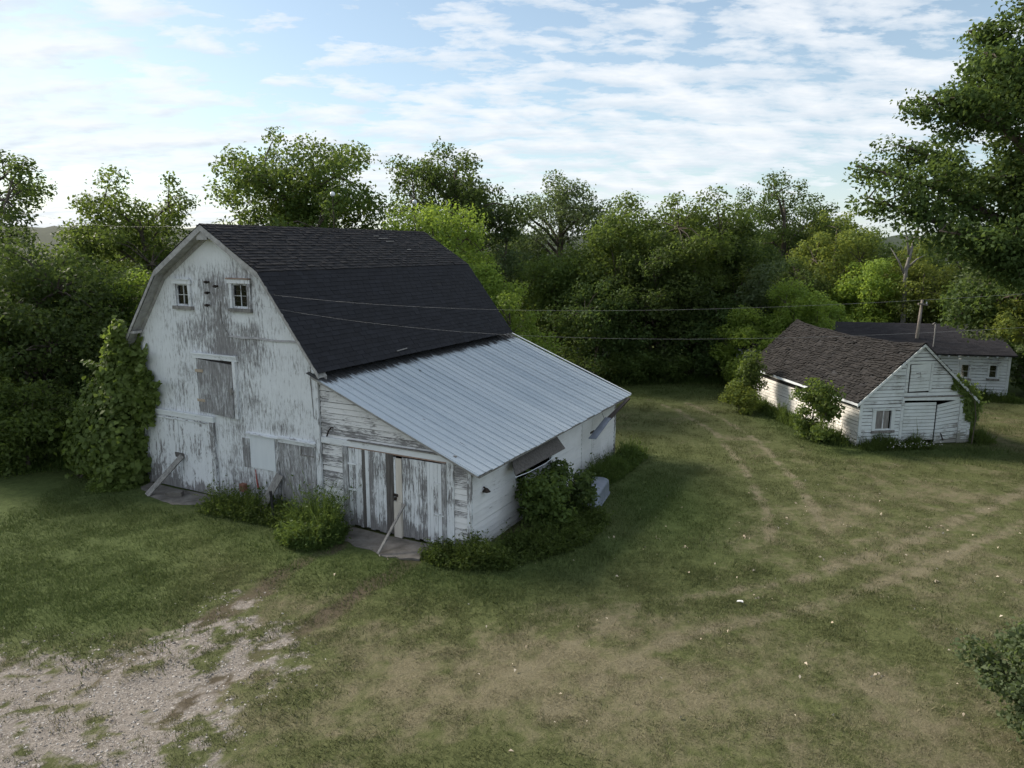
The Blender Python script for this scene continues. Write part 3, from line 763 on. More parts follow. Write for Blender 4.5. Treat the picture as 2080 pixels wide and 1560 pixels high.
# covered feed opening, ledge, narrow boards, small door
MB().box(1.04, 1.98, -0.032, 0.004, 1.15, 2.11, 0.004).build('white_panel', 'plywood', barn)
MB().box(0.70, 0.98, -0.018, 0.004, 1.12, 1.98, 0.006).build('grey_board', 'paint_grey', barn)
m = MB().hexa([(0.92, -0.10, 2.135), (2.22, -0.10, 2.125), (2.22, 0.004, 2.14), (0.92, 0.004, 2.15), (0.92, -0.10, 2.16), (2.22, -0.10, 2.15), (2.22, 0.004, 2.18), (0.92, 0.004, 2.19)]); m.build('drip_ledge', 'paint_trim_h', barn)
m = MB().hexa([(2.16, -0.11, 2.155), (3.55, -0.11, 2.135), (3.55, 0.003, 2.15), (2.16, 0.003, 2.17), (2.16, -0.11, 2.185), (3.55, -0.11, 2.165), (3.55, 0.003, 2.20), (2.16, 0.003, 2.22)]); m.build('drip_ledge', 'paint_trim_h', barn)
MB().box(2.02, 2.14, -0.055, 0.004, 0.0, 2.12, 0.006).build('door_jamb', 'paint_trim', barn)
MB().box(2.145, 3.50, -0.05, 0.004, 2.04, 2.13, 0.005).build('door_head', 'paint_trim_h', barn)
sd = MB().hexa([(2.15, -0.035, 0.03), (3.34, -0.045, 0.03), (3.34, -0.005, 0.03), (2.15, 0.0, 0.03), (2.15, -0.035, 2.035), (3.34, -0.035, 2.03), (3.34, -0.003, 2.03), (2.15, 0.0, 2.035)]).build('small_door', 'paint_grey', barn)
m = MB().box(2.95, 3.45, -0.062, -0.046, 1.76, 1.80, 0.004); m.box(2.96, 3.0, -0.063, -0.045, 1.80, 1.95, 0.003); m.build('hinge', 'oldwood', sd)
MB().box(3.345, 3.50, -0.06, 0.004, 0.0, 2.035, 0.008).build('door_jamb', 'paint_grey', barn)
MB().box(3.535, 3.70, -0.075, -0.001, -0.1, 4.18, 0.006).build('corner_board', 'paint_trim', barn)
MB().tube([(1.18, -0.03, 1.1), (1.20, -0.03, 0.85), (1.25, -0.04, 0.55)], [0.012, 0.02, 0.025], 6).build('red_streak_strap', 'red', barn)
MB().box(0.62, 0.80, -0.16, -0.02, 0.40, 0.62, 0.01).build('rusty_box', 'brick', barn)
# lightning rods with glass balls on the ridge
for y in (5.05, 9.75):
    rod = MB().tube([(0, y, RZ), (0, y, RZ+1.55)], [0.014, 0.006], 6)
    for a in range(3):
        t = a*2.1; rod.tube([(0.20*math.cos(t), y+0.20*math.sin(t), RZ+0.02-0.11*abs(math.cos(t))), (0, y, RZ+0.62)], 0.008, 5)
    rod = rod.build('lightning_rod', 'iron', barn)
    MB().sphere((0, y, RZ+1.13), 0.085).build('glass_ball', 'white_glass', rod, True)

# ---- lean-to (still the barn)
LX0, LX1, LE, LT = HW, 8.34, 2.25, 4.07
slope = (LT-LE)/(LX1-LX0)
lt_top = lambda x: LT-slope*(x-LX0)-0.10
ltw = empty('lean_to_gable_wall', (0, 0, 0)); ltw.parent = barn
DX0, DX1, DZ = 4.42, 7.86, 2.24
zi = lambda z: LX0+(LT-0.10-z)/slope
clapboards(ltw, 'clap', lambda u, d, z: (u, -d+0.02, z), lambda z: 3.705, lambda z: min(LX1-0.10, zi(z)), 0.02, 3.95, 0.145,
           holes=[(DX0, DX1, -1, DZ+0.16)], seed=8, maxlen=3.4)
MB().add([(LX0+0.06, 0.035, -0.1), (DX0+0.05, 0.035, -0.1), (DX0+0.05, 0.035, DZ), (DX1-0.05, 0.035, DZ), (DX1-0.05, 0.035, -0.1), (LX1-0.02, 0.035, -0.1), (LX1-0.02, 0.035, LE-0.13), (LX0+0.06, 0.035, LT-0.15)],
         [(0, 1, 2, 7), (2, 3, 6, 7), (3, 4, 5, 6)]).build('sheathing', 'inside', ltw)
MB().box(3.71, 7.92, -0.045, 0.02, DZ, DZ+0.155, 0.006).build('lintel', 'paint_trim_h', barn)
MB().box(4.62, 7.96, -0.085, -0.01, DZ+0.158, DZ+0.185, 0.008).build('drip_ledge', 'oldwood', barn)
MB().box(LX1-0.105, LX1+0.02, -0.035, 0.03, -0.1, LE-0.12, 0.004).build('corner_board', 'paint_trim', barn)
MB().box(DX0, DX0+0.19, -0.05, 0.03, 0.0, DZ-0.004, 0.008).build('door_jamb', 'paint_grey', barn)
MB().box(7.66, 7.86, -0.035, 0.03, 0.0, DZ-0.004, 0.006).build('door_jamb', 'paint_trim', barn)
MB().box(7.52, 7.655, -0.06, 0.03, 0.02, DZ-0.055, 0.006).build('peeled_stile', 'paint_grey', barn)
def board_door(name, x0, x1, z0, z1, n, dark=(), seed=0):
    rr = random.Random(seed)
    back = MB(); back.box(x0+0.02, x1-0.02, 0.0, 0.03, 0.35, 0.50); back.box(x0+0.02, x1-0.02, 0.0, 0.03, 1.6, 1.75)
    d = back.build(name, 'inside', barn)
    ws = [rr.uniform(0.75, 1.25) for _ in range(n)]; s = sum(ws); x = x0
    for i, w in enumerate(ws):
        w = w/s*(x1-x0); e = rr.uniform(-0.006, 0.006)
        bb = z0+rr.uniform(0, 0.05)
        m = MB().hexa([(x+0.004, -0.028+e, bb), (x+w-0.004, -0.028+e, bb), (x+w-0.004, -0.002, bb), (x+0.004, -0.002, bb), (x+0.004, -0.028+e, z1), (x+w-0.004, -0.028+e, z1), (x+w-0.004, -0.002, z1), (x+0.004, -0.002, z1)])
        m.build('board', 'dark_board' if i in dark else 'paint_v', d)
        x += w
    return d
d1 = board_door('door_leaf', 4.615, 6.06, 0.06, 2.20, 12, dark=(4, 10, 11), seed=4)
d2 = board_door('door_leaf', 6.32, 7.52, 0.06, 2.16, 10, dark=(), seed=5)
MB().box(6.075, 6.13, -0.04, -0.002, 0.05, 2.15, 0.004).build('meeting_post', 'paint_trim', barn)
MB().box(6.135, 6.315, -0.036, -0.002, 0.04, 2.13, 0.004).build('meeting_board', 'cream', barn)
MB().box(6.07, 6.30, -0.066, -0.042, 0.03, 0.98, 0.005).build('kick_board', 'cream', barn)
m = MB().box(6.06, 6.20, -0.075, -0.043, 1.12, 1.19, 0.004); m.box(6.10, 6.16, -0.10, -0.05, 1.02, 1.10, 0.004); m.build('latch', 'iron', barn)
for x, z in ((4.60, 1.78), (4.60, 1.08), (7.30, 1.65), (7.30, 0.85)):
    MB().box(x, x+0.28, -0.056, -0.038, z-0.022, z+0.022, 0.006).build('hinge', 'paint_trim_h', d1 if x < 6 else d2)
MB().box(DX0+0.19, 7.66, -0.02, 0.03, DZ-0.05, DZ-0.006, 0.004).build('head_gap', 'rustwood', barn)
MB().tube([(3.90, -0.03, 2.42), (3.98, -0.10, 2.46), (4.05, -0.12, 2.60), (4.16, -0.14, 2.70), (4.22, -0.12, 2.70)], 0.022, 7).build('bent_pipe', 'iron', barn)
# lean-to roof: ribbed metal panels, each its own sheet
lr = MB()
xa, xb = LX0-0.03, LX1+0.36
za, zb = LT+0.012, LT-slope*(xb-LX0)
lr.hexa([(xa, -0.20, za-0.10), (xb-0.02, -0.20, zb-0.09), (xb-0.02, L+0.20, zb-0.09), (xa, L+0.20, za-0.10), (xa, -0.20, za-0.045), (xb-0.02, -0.20, zb-0.035), (xb-0.02, L+0.20, zb-0.035), (xa, L+0.20, za-0.045)])
lean_roof = lr.build('lean_to_roof', 'oldwood', barn)
PW = 0.61; npan = 18; y0 = -0.30
nrm = Vector((slope, 0, 1)).normalized()
for k in range(npan):
    ya = y0+k*PW; pr = []
    for r in range(2):
        o = r*PW/2; big = 0.036 if r == 0 else 0.026
        pr += [(o, 0), (o+0.008, big), (o+0.034, big), (o+0.042, 0), (o+PW/4+0.015, 0), (o+PW/4+0.02, 0.006), (o+PW/4+0.035, 0.006), (o+PW/4+0.04, 0)]
    pr.append((PW-0.001, 0))
    e = random.uniform(-0.015, 0.02); lift = random.uniform(-0.002, 0.003)
    ts = [0, 0.33, 0.66, 1.0]; V = []; F = []
    for t in ts:
        x = xa+(xb+0.02+e*(t == 1)-xa)*t; z = LT-slope*(x-LX0)+0.012 - 0.02*math.sin(math.pi*t) - 0.025*math.sin(math.pi*(k+0.5)/npan)*t
        for (a, h) in pr: V.append((x+nrm.x*(h+lift), ya+a, z+nrm.z*(h+lift)))
    n = len(pr)
    for i in range(len(ts)-1):
        for j in range(n-1): F.append((i*n+j, (i+1)*n+j, (i+1)*n+j+1, i*n+j+1))
    MB().add(V, F).build('roof_panel', 'metal_roof', lean_roof)
# rake trim on the lean-to, front and back, and the white cap at the far edge
def lt_rake(y, w, mat, name, th=0.025, x0=LX0-0.05, x1=LX1+0.30):
    f = lambda x: LT-slope*(x-LX0)
    return MB().hexa([(x0, y, f(x0)-w), (x0, y+th, f(x0)-w), (x1, y+th, f(x1)-w), (x1, y, f(x1)-w), (x0, y, f(x0)-0.008), (x0, y+th, f(x0)-0.008), (x1, y+th, f(x1)-0.008), (x1, y, f(x1)-0.008)]).build(name, mat, barn)
lt_rake(-0.232, 0.10, 'soffit', 'lean_to_rake'); lt_rake(L+0.21, 0.10, 'soffit', 'lean_to_rake')
f = lambda x: LT-slope*(x-LX0)
MB().hexa([(LX0-0.1, -0.33, f(LX0-0.1)+0.018), (LX0-0.1, -0.18, f(LX0-0.1)+0.03), (LX1+0.38, -0.18, f(LX1+0.38)+0.026), (LX1+0.38, -0.33, f(LX1+0.38)+0.010), (LX0-0.1, -0.33, f(LX0-0.1)+0.026), (LX0-0.1, -0.18, f(LX0-0.1)+0.038), (LX1+0.38, -0.18, f(LX1+0.38)+0.034), (LX1+0.38, -0.33, f(LX1+0.38)+0.018)]).build('edge_flashing', 'metal_roof', barn)
MB().hexa([(LX0+0.1, L+0.64, f(LX0)+0.03), (LX0+0.1, L+0.70, f(LX0)+0.03), (LX1+0.37, L+0.70, f(LX1+0.37)+0.03), (LX1+0.37, L+0.64, f(LX1+0.37)+0.03), (LX0+0.1, L+0.64, f(LX0)+0.05), (LX0+0.1, L+0.70, f(LX0)+0.05), (LX1+0.37, L+0.70, f(LX1+0.37)+0.05), (LX1+0.37, L+0.64, f(LX1+0.37)+0.05)]).build('edge_flashing', 'plywood', barn)
# lean-to long side with an opening and door seams
lts = empty('lean_to_side_wall', (0, 0, 0)); lts.parent = barn
OP = (2.3, 4.5, 1.15, 2.06)
clapboards(lts, 'clap_good', lambda u, d, z: (LX1-0.01+d, u, z), lambda z: 0.03, lambda z: L-0.05, -0.05, 2.10, 0.15, holes=[OP, (6.90, 8.60, -1, 2.04)], seed=12, maxlen=4.0)
m = MB(); m.box(LX1-0.06, LX1-0.025, 0.04, OP[0], -0.1, 2.08); m.box(LX1-0.06, LX1-0.025, OP[1], L-0.02, -0.1, 2.08); m.box(LX1-0.06, LX1-0.025, OP[0], OP[1], -0.1, OP[2]); m.build('sheathing', 'inside', lts)
for q in ((LX1-0.03, LX1+0.03, 2.22, OP[0], 1.15, 2.07, 0.004), (LX1-0.03, LX1+0.03, OP[1], 4.58, 1.15, 2.07, 0.004), (LX1-0.03, LX1+0.05, 2.22, 4.58, 1.06, 1.147, 0.004)):
    MB().box(*q).build('opening_casing', 'paint_trim', lts)
for a, b in ((6.91, 7.74), (7.76, 8.59)):
    dd = MB().box(LX1-0.02, LX1+0.025, a, b, 0.02, 2.03, 0.006).build('side_door', 'clap_good', lts)
MB().box(LX1-0.03, LX1+0.035, L-0.05, L+0.06, -0.1, 2.12, 0.004).build('corner_board', 'paint_trim', lts)
MB().box(LX1+0.02, LX1+0.05, 7.6, 7.9, 1.3, 1.36, 0.006).build('hinge', 'iron', lts)
rw = empty('lean_to_end_wall', (0, 0, 0)); rw.parent = barn
clapboards(rw, 'clap_good', lambda u, d, z: (u, L+d, z), lambda z: LX0+0.01, lambda z: min(LX1, zi(z)), -0.05, 3.95, 0.16, seed=14)
# hinged shutter propped out under the eave, its edge board pale
m = MB().hexa([(LX1+0.04, 1.9, 2.00), (LX1+0.40, 1.5, 1.62), (LX1+0.40, 4.65, 1.56), (LX1+0.04, 4.65, 1.98), (LX1+0.06, 1.9, 2.02), (LX1+0.42, 1.5, 1.64), (LX1+0.42, 4.65, 1.58), (LX1+0.06, 4.65, 2.00)])
sh = m.build('shutter', 'dark_board', barn)
MB().tube([(LX1+0.44, 1.45, 1.60), (LX1+0.46, 2.2, 1.54), (LX1+0.45, 3.2, 1.50), (LX1+0.43, 4.2, 1.56)], 0.010, 6).build('edge_wire', 'plywood', sh)
# broken eave trough hanging at the far end
m = MB().hexa([(LX1+0.42, 7.9, 1.74), (LX1+0.58, 7.95, 1.74), (LX1+0.50, 10.2, 2.04), (LX1+0.40, 10.2, 2.04), (LX1+0.42, 7.9, 1.78), (LX1+0.58, 7.95, 1.78), (LX1+0.50, 10.2, 2.10), (LX1+0.40, 10.2, 2.10)])
tr = m.build('eave_trough', 'iron', barn)
MB().hexa([(LX1+0.38, 6.55, 1.42), (LX1+0.62, 6.60, 1.42), (LX1+0.60, 8.0, 1.80), (LX1+0.38, 8.0, 1.80), (LX1+0.38, 6.55, 1.44), (LX1+0.62, 6.60, 1.44), (LX1+0.60, 8.0, 1.82), (LX1+0.38, 8.0, 1.82)]).build('trough_end', 'galv', tr)
MB().tube([(LX1+0.44, 7.8, 1.78), (LX1+0.34, 7.8, 2.02)], 0.008, 5).build('hanger', 'wire', tr)
m = MB().tube([(LX1+0.02, 0.55, 1.55), (LX1+0.10, 0.55, 1.50)], 0.02, 6); m.tube([(LX1+0.10, 0.55, 1.53), (LX1+0.10, 0.55, 1.44)], [0.03, 0.11], 10); m.build('yard_lamp', 'iron', barn)

# ------------------------------------------------------------------ things round the barn (barn-local placing turned into world places)
_c, _s = math.cos(0.4843), math.sin(0.4843)
def bw(x, y, z=0.0): return Vector((-8.35+x*_c+y*_s, 20.72-x*_s+y*_c, z))
def thing_bar(name, a, b, w, h, mat, label, cat, up=(0, 0, 1), group=None):
    a = bw(*a); b = bw(*b); base = Vector((a.x, a.y, 0))
    o = MB().bar(a-base, b-base, w, h, up).build(name, mat); o.location = base
    return tag(o, label, cat, group)
upv = Vector((_c, -_s, 0))
gup = bw(0, -1)-bw(0, 0)
def slab_thing(pts, h, label, seed):
    rr = random.Random(seed); ring = []
    n = len(pts)
    for i in range(n):
        a, b = pts[i], pts[(i+1) % n]
        for k in range(5):
            t = k/5; ring.append((a[0]+(b[0]-a[0])*t+rr.uniform(-.05, .05), a[1]+(b[1]-a[1])*t+rr.uniform(-.05, .05)))
    base = bw(*pts[0])
    V = [bw(x, y, -0.1)-Vector((base.x, base.y, 0)) for x, y in ring]+[bw(x, y, h+rr.uniform(-0.008, 0.008))-Vector((base.x, base.y, 0)) for x, y in ring]
    k = len(ring)
    F = [(i, (i+1) % k, k+(i+1) % k, k+i) for i in range(k)]+[tuple(range(k, 2*k))]
    o = MB().add(V, F).build('concrete_slab', 'concrete'); o.location = (base.x, base.y, 0)
    return tag(o, label, 'slab')
slab_thing([(-3.4, -0.12), (-3.2, -0.6), (-2.2, -1.0), (-1.0, -1.15), (-0.3, -0.75), (-0.45, -0.12)], 0.035, 'cracked concrete apron before the left barn doors', 1)
slab_thing([(4.65, -0.11), (4.9, -0.85), (5.6, -1.0), (6.7, -1.15), (7.4, -0.95), (7.6, -0.11)], 0.035, 'pale concrete apron before the lean-to double doors', 2)
thing_bar('plank', (-2.35, -1.0, 0.04), (-1.78, -0.12, 1.12), 0.17, 0.045, 'oldwood', 'grey plank propping shut the left barn doors', 'plank', gup)
thing_bar('plank', (1.85, -0.72, 0.0), (2.22, -0.12, 1.12), 0.24, 0.045, 'oldwood', 'wide grey plank leaning beside the small grey barn door', 'plank', gup)
thing_bar('plank', (6.40, -1.18, 0.05), (6.44, -0.10, 0.98), 0.06, 0.04, 'oldwood', 'thin stick propped against the lean-to double doors', 'stick', gup)
p = bw(2.62, -0.80); o = MB().bar((0, 0, -0.1), (-0.06, 0, 0.92), 0.05, 0.06).build('fence_post', 'blackpipe'); o.location = p
tag(o, 'short black metal post standing in the weeds by the barn', 'post')
p = bw(-1.62, -0.62); m = MB().box(-0.22, 0.24, -0.12, 0.13, 0.0, 0.11, 0.03); o = m.build('step_stone', 'concrete'); o.location = (p.x, p.y, 0.05)
tag(o, 'loose grey block lying on the left concrete apron', 'block')
# upturned steel tub behind the shrub, rounded at its ends
def tub():
    n = 12; base = bw(9.5, 5.15); ring = []
    for i in range(n): 
        t = math.pi*i/(n-1)-math.pi/2; ring.append((0.36*math.cos(t)+0.55, 0.34*math.sin(t)))
    for i in range(n):
        t = math.pi*i/(n-1)+math.pi/2; ring.append((0.36*math.cos(t)-0.55, 0.34*math.sin(t)))
    levels = [(1.0, -0.02), (1.0, 0.05), (0.975, 0.06), (0.95, 0.38), (0.92, 0.425), (0.80, 0.455), (0.0, 0.48)]
    V = []; F = []; k = len(ring)
    for s, z in levels:
        for x, y in ring: V.append((x*s, y*s, z))
    for i in range(len(levels)-1):
        for j in range(k): F.append((i*k+j, i*k+(j+1) % k, (i+1)*k+(j+1) % k, (i+1)*k+j))
    e = empty('stock_tank', base, -0.4843+math.pi/2+0.15)
    MB().add(V, F).build('shell', 'galv', e, True)
    m = MB()
    for j in range(k):
        a, b = ring[j], ring[(j+1) % k]
        m.tube([(a[0]*1.005, a[1]*1.005, 0.03), (b[0]*1.005, b[1]*1.005, 0.03)], 0.02, 5, False)
    m.build('rim', 'galv', e)
    tag(e, 'blue grey steel tub upturned behind the shrub by the lean-to', 'tub')
tub()

# ------------------------------------------------------------------ the small shed on the right
SH = empty('shed', (15.31, 27.149, 0), 0.148)
tag(SH, 'small white clapboard shed with a sagging brown shingle roof and crooked doors', 'shed')
SW, SL, SE, SR = 2.30, 8.8, 1.86, 3.876
ssl = (SR-SE)/SW
shi = lambda z: (SR-0.07-z)/ssl
fw = empty('gable_wall', (0, 0, 0)); fw.parent = SH
SWIN = (-1.66, -1.02, 0.66, 1.30); SDOOR = (-0.52, 1.82, -1, 1.72); SLOFT = (-0.48, 0.44, 2.06, 3.12)
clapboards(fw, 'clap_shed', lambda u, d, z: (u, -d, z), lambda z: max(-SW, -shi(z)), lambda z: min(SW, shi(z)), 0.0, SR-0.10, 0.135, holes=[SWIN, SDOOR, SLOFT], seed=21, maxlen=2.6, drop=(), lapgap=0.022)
m = MB()
def sheath(m, holes, xs, y):
    pass
zz = SE
m.add([(-SW, 0.02, -0.1), (-1.7, 0.02, -0.1), (-1.7, 0.02, SE-0.1), (-SW, 0.02, SE-0.1)], [(0, 1, 2, 3)])
m.add([(-1.0, 0.02, -0.1), (-0.5, 0.02, -0.1), (-0.5, 0.02, SE-0.1), (-1.0, 0.02, SE-0.1)], [(0, 1, 2, 3)])
m.add([(-1.7, 0.02, -0.1), (-1.0, 0.02, -0.1), (-1.0, 0.02, 0.62), (-1.7, 0.02, 0.62)], [(0, 1, 2, 3)])
m.add([(-1.7, 0.02, 1.33), (-1.0, 0.02, 1.33), (-1.0, 0.02, SE-0.1), (-1.7, 0.02, SE-0.1)], [(0, 1, 2, 3)])
m.add([(1.84, 0.02, -0.1), (SW, 0.02, -0.1), (SW, 0.02, SE-0.1), (1.84, 0.02, SE-0.1)], [(0, 1, 2, 3)])
m.add([(-SW, 0.021, SE-0.11), (SW, 0.021, SE-0.11), (0, 0.021, SR-0.12)], [(0, 1, 2)])
m.build('sheathing', 'inside', fw)
# loft door, crooked
lfo = empty('loft_frame', (0, 0, 0)); lfo.parent = SH
for q in ((-0.58, -0.47, -0.045, 0.01, 2.04, 3.14, 0.004), (0.43, 0.52, -0.045, 0.01, 2.06, 3.14, 0.004), (-0.60, 0.54, -0.05, 0.01, 3.141, 3.21, 0.005)):
    MB().box(*q).build('casing', 'clap_shed', lfo)
ld = empty('loft_door', (0, 0, 0)); ld.parent = SH
for k in range(8):
    z0 = 2.06+k*0.128; z1 = z0+0.112; t = lambda x: 0.03*(x+0.4)
    MB().hexa([(-0.40, -0.04, z0), (0.42, -0.035, z0+0.02), (0.42, -0.01, z0+0.02), (-0.40, -0.01, z0), (-0.40, -0.036, z1), (0.42, -0.03, z1+0.02+0.004*k), (0.42, -0.01, z1+0.02+0.004*k), (-0.40, -0.01, z1)]).build('board', 'clap_shed', ld)
m = MB(); m.tube([(-0.18, -0.05, 2.75), (-0.02, -0.055, 2.78), (0.02, -0.05, 2.62), (-0.12, -0.055, 2.60)], 0.012, 5); m.build('hook', 'oldwood', ld)
# window boarded behind the frame
wo_ = empty('window', (0, 0, 0)); wo_.parent = SH
for q in ((SWIN[0]-0.13, SWIN[0], -0.05, 0.03, 0.60, 1.36, 0.004), (SWIN[1], SWIN[1]+0.14, -0.05, 0.03, 0.60, 1.36, 0.004), (SWIN[0]-0.16, SWIN[1]+0.16, -0.055, 0.03, 1.362, 1.46, 0.005)):
    MB().box(*q).build('casing', 'clap_shed', wo_)
MB().box(SWIN[0]-0.15, SWIN[1]+0.15, -0.10, 0.03, 0.50, 0.598, 0.008).build('sill', 'oldwood', wo_)
MB().box(SWIN[0], SWIN[0]+0.30, 0.0, 0.02, 0.60, 1.36).build('panel', 'oldwood', wo_); MB().box(SWIN[0]+0.335, SWIN[1]-0.08, 0.0, 0.02, 0.60, 1.36).build('panel', 'oldwood', wo_)
MB().box(SWIN[0]+0.302, SWIN[0]+0.333, -0.02, 0.02, 0.60, 1.36).build('mullion', 'paint_trim', wo_)
# double door of horizontal boards, right leaf sagging open at the top
MB().box(-0.64, -0.53, -0.04, 0.01, 0.0, 1.86, 0.005).build('door_jamb', 'clap_shed', SH)
MB().box(1.83, 1.95, -0.04, 0.01, 0.0, 1.80, 0.006).build('door_jamb', 'clap_shed', SH)
m = MB(); m.hexa([(-0.62, -0.06, 1.73), (1.94, -0.06, 1.68), (1.94, 0.01, 1.68), (-0.62, 0.01, 1.73), (-0.62, -0.06, 1.86), (1.94, -0.06, 1.80), (1.94, 0.01, 1.80), (-0.62, 0.01, 1.86)]); m.build('door_head', 'clap_shed', SH)
MB().box(-0.60, 1.9, -0.075, -0.062, 1.83, 1.87, 0.01).build('door_track', 'oldwood', SH)
dlf = empty('door_leaf', (0, 0, 0)); dlf.parent = SH
for k in range(12):
    z0 = 0.04+k*0.134; z1 = z0+0.116; x1 = 0.80 if k else 0.34
    if k == 0: z0 = 0.02
    MB().hexa([(-0.51, -0.03, z0), (x1, -0.035, z0-0.01), (x1, -0.005, z0-0.01), (-0.51, -0.002, z0), (-0.51, -0.024, z1), (x1, -0.028, z1-0.01), (x1, -0.005, z1-0.01), (-0.51, -0.002, z1)]).build('board', 'clap_shed', dlf)
drf = empty('door_leaf', (0, 0, 0)); drf.parent = SH
for k in range(11):
    z0 = 0.02+k*0.138; z1 = z0+0.119
    q = 0.018*k
    MB().hexa([(0.84, -0.06, z0), (1.80, -0.03, z0+q), (1.80, -0.002, z0+q), (0.84, -0.03, z0), (0.84, -0.055, z1), (1.80, -0.025, z1+q+0.014), (1.80, -0.002, z1+q+0.014), (0.84, -0.03, z1)]).build('board', 'clap_shed', drf)
MB().bar((1.08, -0.075, 0.42), (1.22, -0.075, 0.12), 0.035, 0.02, (0, 1, 0)).build('brace', 'iron', drf)
m = MB(); m.box(-SW-0.035, -SW+0.08, -0.04, 0.0, -0.05, SE-0.06, 0.003); m.build('corner_board', 'clap_shed', SH)
m = MB(); m.box(SW-0.08, SW+0.035, -0.04, 0.0, -0.05, SE-0.06, 0.003); m.build('corner_board', 'clap_shed', SH)
for s, nm in ((-1, 'side_wall'), (1, 'side_wall')):
    e = empty(nm, (0, 0, 0)); e.parent = SH
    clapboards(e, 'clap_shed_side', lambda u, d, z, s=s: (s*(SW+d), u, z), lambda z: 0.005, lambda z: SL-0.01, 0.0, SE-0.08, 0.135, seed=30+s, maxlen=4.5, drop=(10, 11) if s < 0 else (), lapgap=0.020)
    MB().box(s*SW-0.03 if s > 0 else s*SW+0.004, s*SW-0.004 if s > 0 else s*SW+0.03, 0.03, SL-0.03, -0.1, SE-0.12).build('sheathing', 'inside', e)
e = empty('end_wall', (0, 0, 0)); e.parent = SH
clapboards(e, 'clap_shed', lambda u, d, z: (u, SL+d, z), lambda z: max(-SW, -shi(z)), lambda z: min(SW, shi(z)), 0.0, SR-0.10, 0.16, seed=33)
SO, SF = 0.20, 0.12
def shed_slope(s):
    p = (s*(SW+SO), SE-SO*ssl); q = (0, SR)
    d = Vector((q[0]-p[0], 0, q[1]-p[1])); ln = d.length; d /= ln
    n = Vector((-d.z, 0, d.x)); n = n if n.z > 0 else -n
    Lt = SL+2*SF
    def P(u, v):
        t = u/Lt
        sag = 0.22*max(0, math.sin(math.pi*min(1, max(0, t))))**0.8*max(0, v/ln)**1.3 + 0.02*math.sin(u*2.1+v*1.3) + 0.015*math.sin(u*4.7)
        return Vector((p[0], -SF+u, p[1]))+d*v+Vector((0, 0, -sag)), n
    return P, ln, Lt
dk = MB(); 
for s in (-1, 1):
    P, ln, Lt = shed_slope(s); nu, nv = 20, 8; V = []; F = []
    for lay in (0.0, -0.07):
        for i in range(nu+1):
            for j in range(nv+1):
                p, n = P(Lt*i/nu, ln*j/nv); V.append(p+n*lay)
    k = (nu+1)*(nv+1)
    for i in range(nu):
        for j in range(nv):
            a = i*(nv+1)+j; F.append((a, a+1, a+nv+2, a+nv+1)); F.append((k+a, k+a+nv+1, k+a+nv+2, k+a+1))
    for i in range(nu): a = i*(nv+1); F.append((a, a+nv+1, k+a+nv+1, k+a))
    for j in range(nv): F.append((j, k+j, k+j+1, j+1)); a = nu*(nv+1)+j; F.append((a, a+1, k+a+1, k+a))
    dk.add(V, F)
sroof = dk.build('roof', 'deck', SH)
for s in (-1, 1):
    P, ln, Lt = shed_slope(s)
    shingle_slope(sroof, 'shingle_shed', P, Lt, ln, 0.22, 0.125, 0.020, 0.055, 0.05, 40+s, jitter=0.03)
m = MB()
for i in range(26):
    P, ln, Lt = shed_slope(-1); a, n = P(Lt*i/26, ln); b, _ = P(Lt*(i+1)/26+0.03, ln)
    for s in (-1, 1): m.hexa([a+Vector((0, 0, 0.010)), a+Vector((s*0.15, 0, -0.12)), b+Vector((s*0.15, 0, -0.125)), b+Vector((0, 0, 0.004)), a+Vector((0, 0, 0.035)), a+Vector((s*0.15, 0, -0.095)), b+Vector((s*0.15, 0, -0.10)), b+Vector((0, 0, 0.026))])
m.build('ridge_cap', 'shingle_shed', sroof)
for s in (-1, 1):
    p, q = (0, SR-0.01), (s*(SW+SO+0.02), SE-(SO+0.02)*ssl-0.01)
    rake(SH, p, q, -SF-0.03, 0.11, 'clap_shed', 0.026)
    x = s*(SW+SO)
    zf = SE-SO*ssl
    for y0_, y1_ in ([(-SF, 2.1), (3.3, 6.2), (7.0, SL)] if s < 0 else [(-SF, SL)]):
        MB().box(min(x, x+s*0.022), max(x, x+s*0.022), y0_, y1_, zf-0.10, zf-0.012, 0.005).build('fascia', 'plywood', SH)

# ------------------------------------------------------------------ the long low shed behind
LS = empty('long_shed', (24.6, 35.827, 0), -0.204)
tag(LS, 'long low white shed with a black roof, partly hidden behind the small shed', 'shed')
LW, LD, LEv, LR_ = 13.0, 6.4, 2.27, 3.36
lsl = (LR_-LEv)/(LD/2)
e = empty('eave_wall', (0, 0, 0)); e.parent = LS
WL = [(-2.16, -1.80, 0.98, 1.66), (-0.88, -0.54, 1.02, 1.72)]
clapboards(e, 'clap_far', lambda u, d, z: (u, -d, z), lambda z: -LW, lambda z: 0, 0.0, LEv-0.08, 0.15, holes=WL, seed=50, maxlen=4.5, lapgap=0.022)
MB().box(-LW, -0.03, 0.015, 0.03, -0.1, 0.95).build('sheathing', 'inside', e)
e = empty('end_wall', (0, 0, 0)); e.parent = LS
clapboards(e, 'clap_far', lambda u, d, z: (d, u, z), lambda z: max(0.01, (z-(LEv-0.1))/lsl), lambda z: LD-max(0.01, (z-(LEv-0.1))/lsl), 0.0, LR_-0.15, 0.15, seed=51)
for x0, x1, z0, z1 in WL:
    window(LS, x0, x1, z0, z1, y=0.0, nx=1, nz=2, cas=0.075, mat='clap_far', head='clap_far', deep=0.06)
MB().box(-0.09, 0.03, -0.04, -0.002, -0.05, LEv-0.05, 0.003).build('corner_board', 'clap_far', LS)
m = MB()
OH = 0.23
